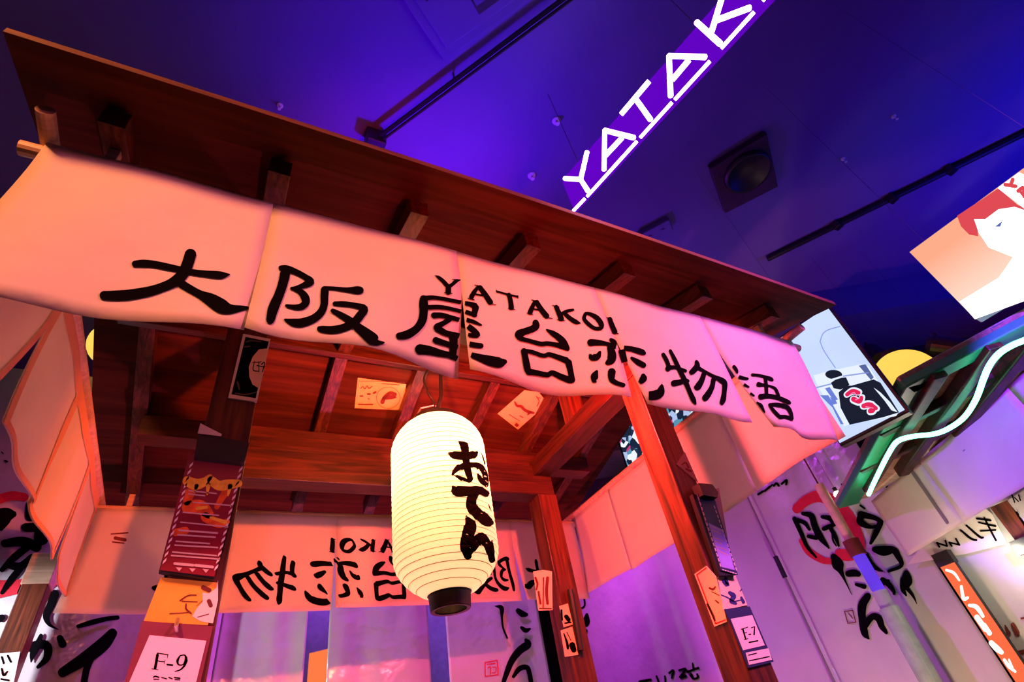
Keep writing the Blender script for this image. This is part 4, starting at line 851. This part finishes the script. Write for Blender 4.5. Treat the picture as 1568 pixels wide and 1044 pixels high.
# ------------------------------------------------------------------ lightbox poster at right
lp0 = ray(1393, 386); lp0 = lp0*(2.5/np.hypot(lp0[0], lp0[1])); ld = np.array([-.1, .995, 0]); ln = np.array([ld[1], -ld[0], 0]); lnn = ln if np.dot(ln, lp0) > 0 else -ln
LPm = lambda off: on_plane(lp0, ln, off)
lb = thing('lightbox', tuple(np.array(LPm(0)(1494,488))), 'overexposed hanging lightbox poster with red and white illustration at right', 'lightbox')
a = np.array(LPm(0)(1393,386)); b = np.array(LPm(0)(1494,488)); b[:2] = a[:2]; wl = -ld*0.62
g = Geo(); g.slab([a, b, b+wl, a+wl], lnn*.06); mk('case', g, M['white_metal'], lb, bevel=.004)
def lightbox_mat():
    m, nt, out = new_mat('lightbox_print'); tc = nt.nodes.new('ShaderNodeTexCoord'); sp3 = nt.nodes.new('ShaderNodeSeparateXYZ'); nt.links.new(tc.outputs['Object'], sp3.inputs[0])
    mr = nt.nodes.new('ShaderNodeMapRange'); mr.inputs['From Min'].default_value = .02; mr.inputs['From Max'].default_value = .27
    nt.links.new(sp3.outputs['Z'], mr.inputs['Value']); rp = nt.nodes.new('ShaderNodeValToRGB')
    rp.color_ramp.elements[0].color = (1,.80,.66,1); rp.color_ramp.elements[1].color = (1,.42,.26,1); nt.links.new(mr.outputs[0], rp.inputs[0])
    e = nt.nodes.new('ShaderNodeEmission'); e.inputs[1].default_value = 1.0; nt.links.new(rp.outputs[0], e.inputs[0]); nt.links.new(e.outputs[0], out.inputs[0]); return m
g = Geo(); g.add([a-lnn*.002, b-lnn*.002, b-lnn*.002+wl, a-lnn*.002+wl], [(0,1,2,3)]); pst = mk('poster_print', g, lightbox_mat(), lb)
kl = lambda pts: [(1380+x*.249, 240+y*.249) for x, y in pts]
LW = glow('lightbox_white', (1,.97,.95), 1.6); LRd = glow('lightbox_red', (.75,.07,.09), 1.0); LBl = glow('lightbox_blue', (.08,.14,.5), 1.0)
poly('poster_shape', kl([(360,892),(600,745),(640,690),(700,600),(900,520),(1000,700),(1000,800),(455,1000)]), LPm(.0032), LW, pst)
poly('poster_shape', kl([(345,365),(600,195),(720,300),(900,330),(900,420),(560,420),(470,440),(475,490),(420,480),(370,430)]), LPm(.0032), LRd, pst)
poly('poster_shape', kl([(450,385),(520,385),(600,325),(700,310),(760,330),(900,420),(900,700),(640,600),(540,560),(480,470)]), LPm(.0042), LW, pst)
poly('poster_shape', kl([(580,432),(625,398),(612,432)]), LPm(.0052), LBl, pst)
poly('poster_shape', kl([(595,195),(727,98),(800,130),(900,220),(900,430)]), LPm(.0046), LW, pst)
write('poster_letter', crop(1380,240,.249, [[(640,175,22),(680,178,22)],[(690,140,22),(680,178,22),(710,185,22)],[(720,215,22),(755,195,24),(760,250,22)],[(730,210,16),(755,240,18)]]), LPm(.0056), LRd, pst)
for s_ in (.1, .9):
    q = a+wl*s_+lnn*.03; mk('hanging_wire', Geo().tube([q, (q[0],q[1],CEIL)], .0007, 4), M['dark_metal'], lb)

# ------------------------------------------------------------------ green neon stall at right
K = 0.85; GZ = 1.2*K
def gz(px, py): return onZ(px, py, GZ)
gs = thing('neighbour_stall', tuple(np.append(gz(1385,595)[:2], FLOOR)), 'neighbouring stall with green roof edge and white-green neon at right', 'stall')
c0 = gz(1283,778); c1 = gz(1385,592); c2 = gz(1568,496); c3_ = c2+(c2-c1)*1.3
b0 = gz(1334,767); b1 = gz(1568,569); bd = _n(b1-b0); b2 = b1+bd*.7
inn = np.array([bd[1], -bd[0], 0]); inn = inn if np.dot(inn, b0) > 0 else -inn
pts = [c0, c1, c2, c3_, b2+inn*.6, c0+inn*.22]
mk('roof_board', Geo().slab([(p[0],p[1],GZ+.03) for p in pts], (0,0,.02)), M['tan_wood'], gs)
def fascia(p, q, w, z0, z1, nm='fascia', mat='green_wood'):
    p = np.array([p[0],p[1],0]); q = np.array([q[0],q[1],0]); t = _n(q-p); n_ = np.array([-t[1], t[0], 0])
    if np.dot(n_, p) < 0: n_ = -n_
    g = Geo(); g.slab([p+[0,0,z0], q+[0,0,z0], q+n_*w+[0,0,z0], p+n_*w+[0,0,z0]], (0,0,z1-z0)); return mk(nm, g, M[mat], gs, bevel=.006)
fascia(c0, c1, .13, GZ-.005, GZ+.055); fascia(c1, c3_, .10, GZ-.005, GZ+.055)
dl = _n(c0-c1); le_ = np.linalg.norm(c0-c1)
for i in range(5):
    p = c1+(c3_-c1)*(.10+.2*i); q = p+dl*le_*.85; fascia(p, q, .06, GZ-.03, GZ+.03, 'rafter', 'wood_x')
for i in range(2):
    p = c1+dl*(.45+.45*i); q = p+(c3_-c1); fascia(p, q, .05, GZ-.012, GZ+.028, 'batten', 'wood_x')
BP = on_plane(b0, inn, .03); NPt = on_plane(b0, inn, .07)
neon = [(1330,757),(1345,725),(1362,692),(1375,675),(1398,668),(1432,664),(1456,654),(1478,637),(1495,610),(1506,580),(1516,558),(1530,541),(1549,529),(1568,521),(1600,508)]
mk('neon_tube', Geo().tube([onZ(p[0], p[1], GZ-.06) for p in spline(neon, 4)], .011, 10), M['neon_green'], gs, smooth=True)
# its hanging banner
zb_ = BP(1386,855)[2]
def gban(s, d, z): p = b0+bd*s-inn*(.0+d); return (p[0], p[1], z)
Lb = np.linalg.norm(b1-b0)
Gg, pg = noren([0.0, Lb*.40, Lb*.92, Lb*1.35, Lb*1.8], [((.03,0,0),(0,0,0)), ((0,.0,0),(0,0,0)), ((0,0,0),(0,0,0)), ((0,0,0),(0,0,0))], GZ-.0, zb_, gban, seed=21, bulge=.01, wave=.004)
gb = mk('banner', Gg, M['cotton_thin'], smooth=True, label='plain violet lit banner under the green neon stall', cat='banner', thick=.0015)
M['hem_dark'] = cloth('grey_seam_tape', (.30,.26,.30), .3)
cg = caster(Gg, .005)
for (pa, pb_) in (((1398,722),(1452,800)), ((1478,690),(1540,765))): write('seam', [[(*pa,5),(*pb_,5)]], cg, M['hem_dark'], gb)
mk('stall_post', Geo().box(b2[0]+.25, b2[0]+.35, b2[1]+.2, b2[1]+.3, FLOOR, GZ+.03), M['wood_z'], gs, bevel=.003)

# ------------------------------------------------------------------ poles, slit sign and far banners at lower right
XQ = 3.66
pc = onX(1278, 785, XQ); zj = lambda px, py: onX(px, py, XQ)[2]
vp = thing('vinyl_pole', (XQ, pc[1], FLOOR), 'upright pole with tan top and glowing violet clear section before red ring sheet', 'pole')
def seg(nm, za, zb, r, mat): mk(nm, Geo().lathe((XQ, pc[1]), [(r,za),(r,zb)], 20), mat, vp, smooth=False)
seg('pole_top', zj(1302,830), zj(1254,742), .032, plain('pale_cane', (.75,.52,.30), .5, .3))
seg('joint', zj(1312,852), zj(1300,828), .050, M['ink_brown'])
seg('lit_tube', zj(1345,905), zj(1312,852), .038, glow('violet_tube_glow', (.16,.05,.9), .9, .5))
seg('clear_tube', zj(1362,930), zj(1345,905), .044, glassy('hazy_vinyl', (.45,.45,.55), .7, .2))
seg('lower_tube', FLOOR, zj(1362,930), .056, plain('grey_green_tube', (.32,.40,.40), .15, .6))
XV = 3.74
ss = thing('sign_strip', tuple(onX(1500,960,XV)*np.array([1,1,0])+np.array([0,0,FLOOR])), 'narrow upright orange-red lit strip with white letter shapes at lower right', 'sign')
ya, yb_ = onX(1440,868,XV)[1], onX(1463,862,XV)[1]; za = onX(1450,865,XV)[2]
mk('strip_case', Geo().box(XV, XV+.03, yb_, ya, FLOOR, za), M['black'], ss)
mk('strip_cap', Geo().box(XV-.012, XV+.035, yb_-.005, ya+.005, za, za+.07), M['black'], ss)
g = Geo(); g.add([(XV-.003,yb_,FLOOR+.05),(XV-.003,ya,FLOOR+.05),(XV-.003,ya,za),(XV-.003,yb_,za)], [(0,1,2,3)]); sfc = mk('strip_face', g, glow('red_orange_lit_face', (1,.16,.06), 1.0), ss)
SVm = on_plane((XV,0,0), (-1,0,0), .006); SW = glow('strip_white', (1,.85,.75), 1.5)
write('strip_letter', crop(*BR_, [[(170,455,12),(210,470,14),(240,510,10)],[(250,540,14),(262,605,18),(285,600,14)],[(290,640,14),(330,650,22),(365,700,16)],[(330,700,26),(380,770,26)],[(370,740,18),(400,790,24)],[(405,835,24),(440,870,30),(465,890,20)],[(475,925,14),(500,960,18),(535,990,12)],[(500,925,10),(520,970,10)]]), SVm, SW, sfc)
# far banner pieces beneath the violet banner
XW = 3.78
fb = plate('banner', [(1390,864),(1425,815),(1500,770),(1520,788),(1542,832),(1478,848)], (XW,0,0), (-1,0,0), .004, M['cotton_thin'], label='cream lettered banner piece peeping below the violet banner', cat='banner')
FB = on_plane((XW,0,0), (-1,0,0), .004)
write('painted_letter', crop(*BR_, [[(120,312,9),(175,330,9)],[(175,330,9),(165,300,9)],[(120,312,9),(135,335,9)],[(185,310,9),(235,322,9)],[(240,325,9),(220,290,9)],[(185,310,9),(200,330,9)]]), FB, M['ink'], fb)
write('painted_letter', crop(*BR_, [[(245,245,10),(300,290,12),(330,298,10)],[(275,220,10),(345,280,12),(365,285,10)],[(330,185,10),(405,195,10)],[(340,205,9),(430,225,10)],[(350,250,9),(430,245,9)],[(370,180,9),(405,250,10),(432,300,10)]]), FB, M['ink'], fb)
fb2 = plate('banner', [(1543,766),(1580,742),(1590,800),(1568,806)], (XW-.1,0,0), (-1,0,0), .004, M['cotton_thin'], label='cream banner corner with letters at the right picture edge', cat='banner')
write('painted_letter', crop(*BR_, [[(515,60,7),(530,100,7)],[(530,75,6),(550,95,6)],[(550,60,7),(560,90,7)],[(540,150,7),(550,165,7)]]), on_plane((XW-.1,0,0), (-1,0,0), .004), M['ink'], fb2)
fp = thing('far_post', tuple(onX(1535,830,XW-.10)*np.array([1,1,0])+np.array([0,0,FLOOR])), 'dark far post with black bracket at the right edge', 'post')
yq = onX(1522,795,XW-.10)[1]
mk('post_shaft', Geo().box(XW-.10, XW-.04, yq-.11, yq-.02, FLOOR, onX(1520,775,XW-.10)[2]), M['wood_z'], fp)
mk('bracket', Geo().box(XW-.13, XW-.10, yq-.17, yq+.0, onX(1550,848,XW-.10)[2]-.02, onX(1550,830,XW-.10)[2]), M['black'], fp)

# ------------------------------------------------------------------ round yellow lamps and spotlights beyond
def ball(name, px, py, dist, r, label):
    c = ray(px, py); c = c*(dist/np.linalg.norm(c)); t = thing(name, (c[0], c[1], c[2]-r), label, 'lamp', 'round yellow lamps')
    mk('lamp_globe', Geo().lathe((c[0],c[1]), [(max(.01, r*math.sin(q)), c[2]-r*math.cos(q)) for q in np.linspace(.05, math.pi-.05, 20)], 28), M['lamp_yellow'], t, smooth=True)
    mk('lamp_cap', Geo().lathe((c[0],c[1]), [(r*.35,c[2]+r*.93),(r*.35,c[2]+r*1.08)], 20), M['black'], t)
    mk('lamp_cord', Geo().tube([(c[0],c[1],c[2]+r), (c[0],c[1],CEIL)], .0006, 4), M['black'], t)
ball('round_lantern', 1389, 579, 4.6, .20, 'round yellow lamp half hidden behind the green roof')
ball('round_lantern', 176, 528, 4.35, .15, 'round yellow lamp half hidden behind the stall roof at left')
def spotlight(px, py, dist, aim, label, lens=None):
    c = ray(px, py); c = c*(dist/np.linalg.norm(c)); t = thing('spotlight', tuple(c), label, 'spotlight', 'black hall spotlights')
    d = _n(np.array(aim, float)); mk('lamp_can', Geo().tube([c-d*.12, c-d*.09, c+d*.12], [.05, .075, .08], 18), M['black_metal'], t)
    mk('yoke', Geo().tube([(c[0],c[1],c[2]), (c[0],c[1],c[2]+.14)], .010, 8), M['black_metal'], t); mk('hanging_wire', Geo().tube([(c[0],c[1],c[2]+.14), (c[0],c[1],CEIL)], .0006, 4), M['black_metal'], t)
    if lens: mk('lens', Geo().tube([c+d*.121, c+d*.128], .07, 18), lens, t)
spotlight(1340, 545, 5.2, (-.5,-.3,-.8), 'black spotlight next to the round yellow lamp at right')
spotlight(1449, 532, 5.0, (.35,-.5,-.5), 'black spotlight with red lens above the green roof', glow('red_lens', (1,.03,.10), 1.6))

# glowing bulb added in place of a bright glare on the red ring sheet
c = onX(1283, 757, XS-.13); bb_ = thing('glare_bulb', (c[0], c[1], c[2]-.03), 'small added bulb standing in for sheet glare beside the tan pole above the red ring emblem', 'bulb')
mk('glare_bulb_glass', Geo().lathe((c[0],c[1]), [(max(.004,.026*math.sin(q)), c[2]-.026*math.cos(q)) for q in np.linspace(.05, math.pi-.05, 12)], 16), glow('glare_glow', (1,.85,.7), 5), bb_, smooth=True)
mk('glare_bulb_socket', Geo().lathe((c[0],c[1]), [(.012,c[2]+.022),(.014,c[2]+.05)], 12), M['black'], bb_)
mk('glare_bulb_cord', Geo().tube([(c[0],c[1],c[2]+.05), (c[0],c[1],CEIL)], .0012, 5), M['black'], bb_)

rp_ = thing('curtain_cord', (3.79, 2.72, FLOOR), 'thin cord with dark clip between the two purple sheets right of the F-7 post', 'cord')
rx, ry = 3.77, onX(1192, 862, 3.77)[1]
mk('cord', Geo().tube([(rx, ry, onX(1148,755,3.77)[2]+.25), (rx, ry, onX(1190,850,3.77)[2])], .007, 6), M['hem_dark'], rp_)
mk('cord_clip', Geo().box(rx-.012, rx+.012, ry-.014, ry+.014, onX(1203,884,3.77)[2], onX(1190,850,3.77)[2]), M['black'], rp_, bevel=.002)
mk('cord', Geo().tube([(rx, ry, onX(1203,884,3.77)[2]), (rx, ry, FLOOR)], .009, 6), M['hem_dark'], rp_)
mk('pole_cord', Geo().tube([(XQ, pc[1], zj(1254,742)), (XQ, pc[1], zj(1235,708)), (XQ, pc[1], 2.0)], .006, 6), M['ink_brown'], vp)
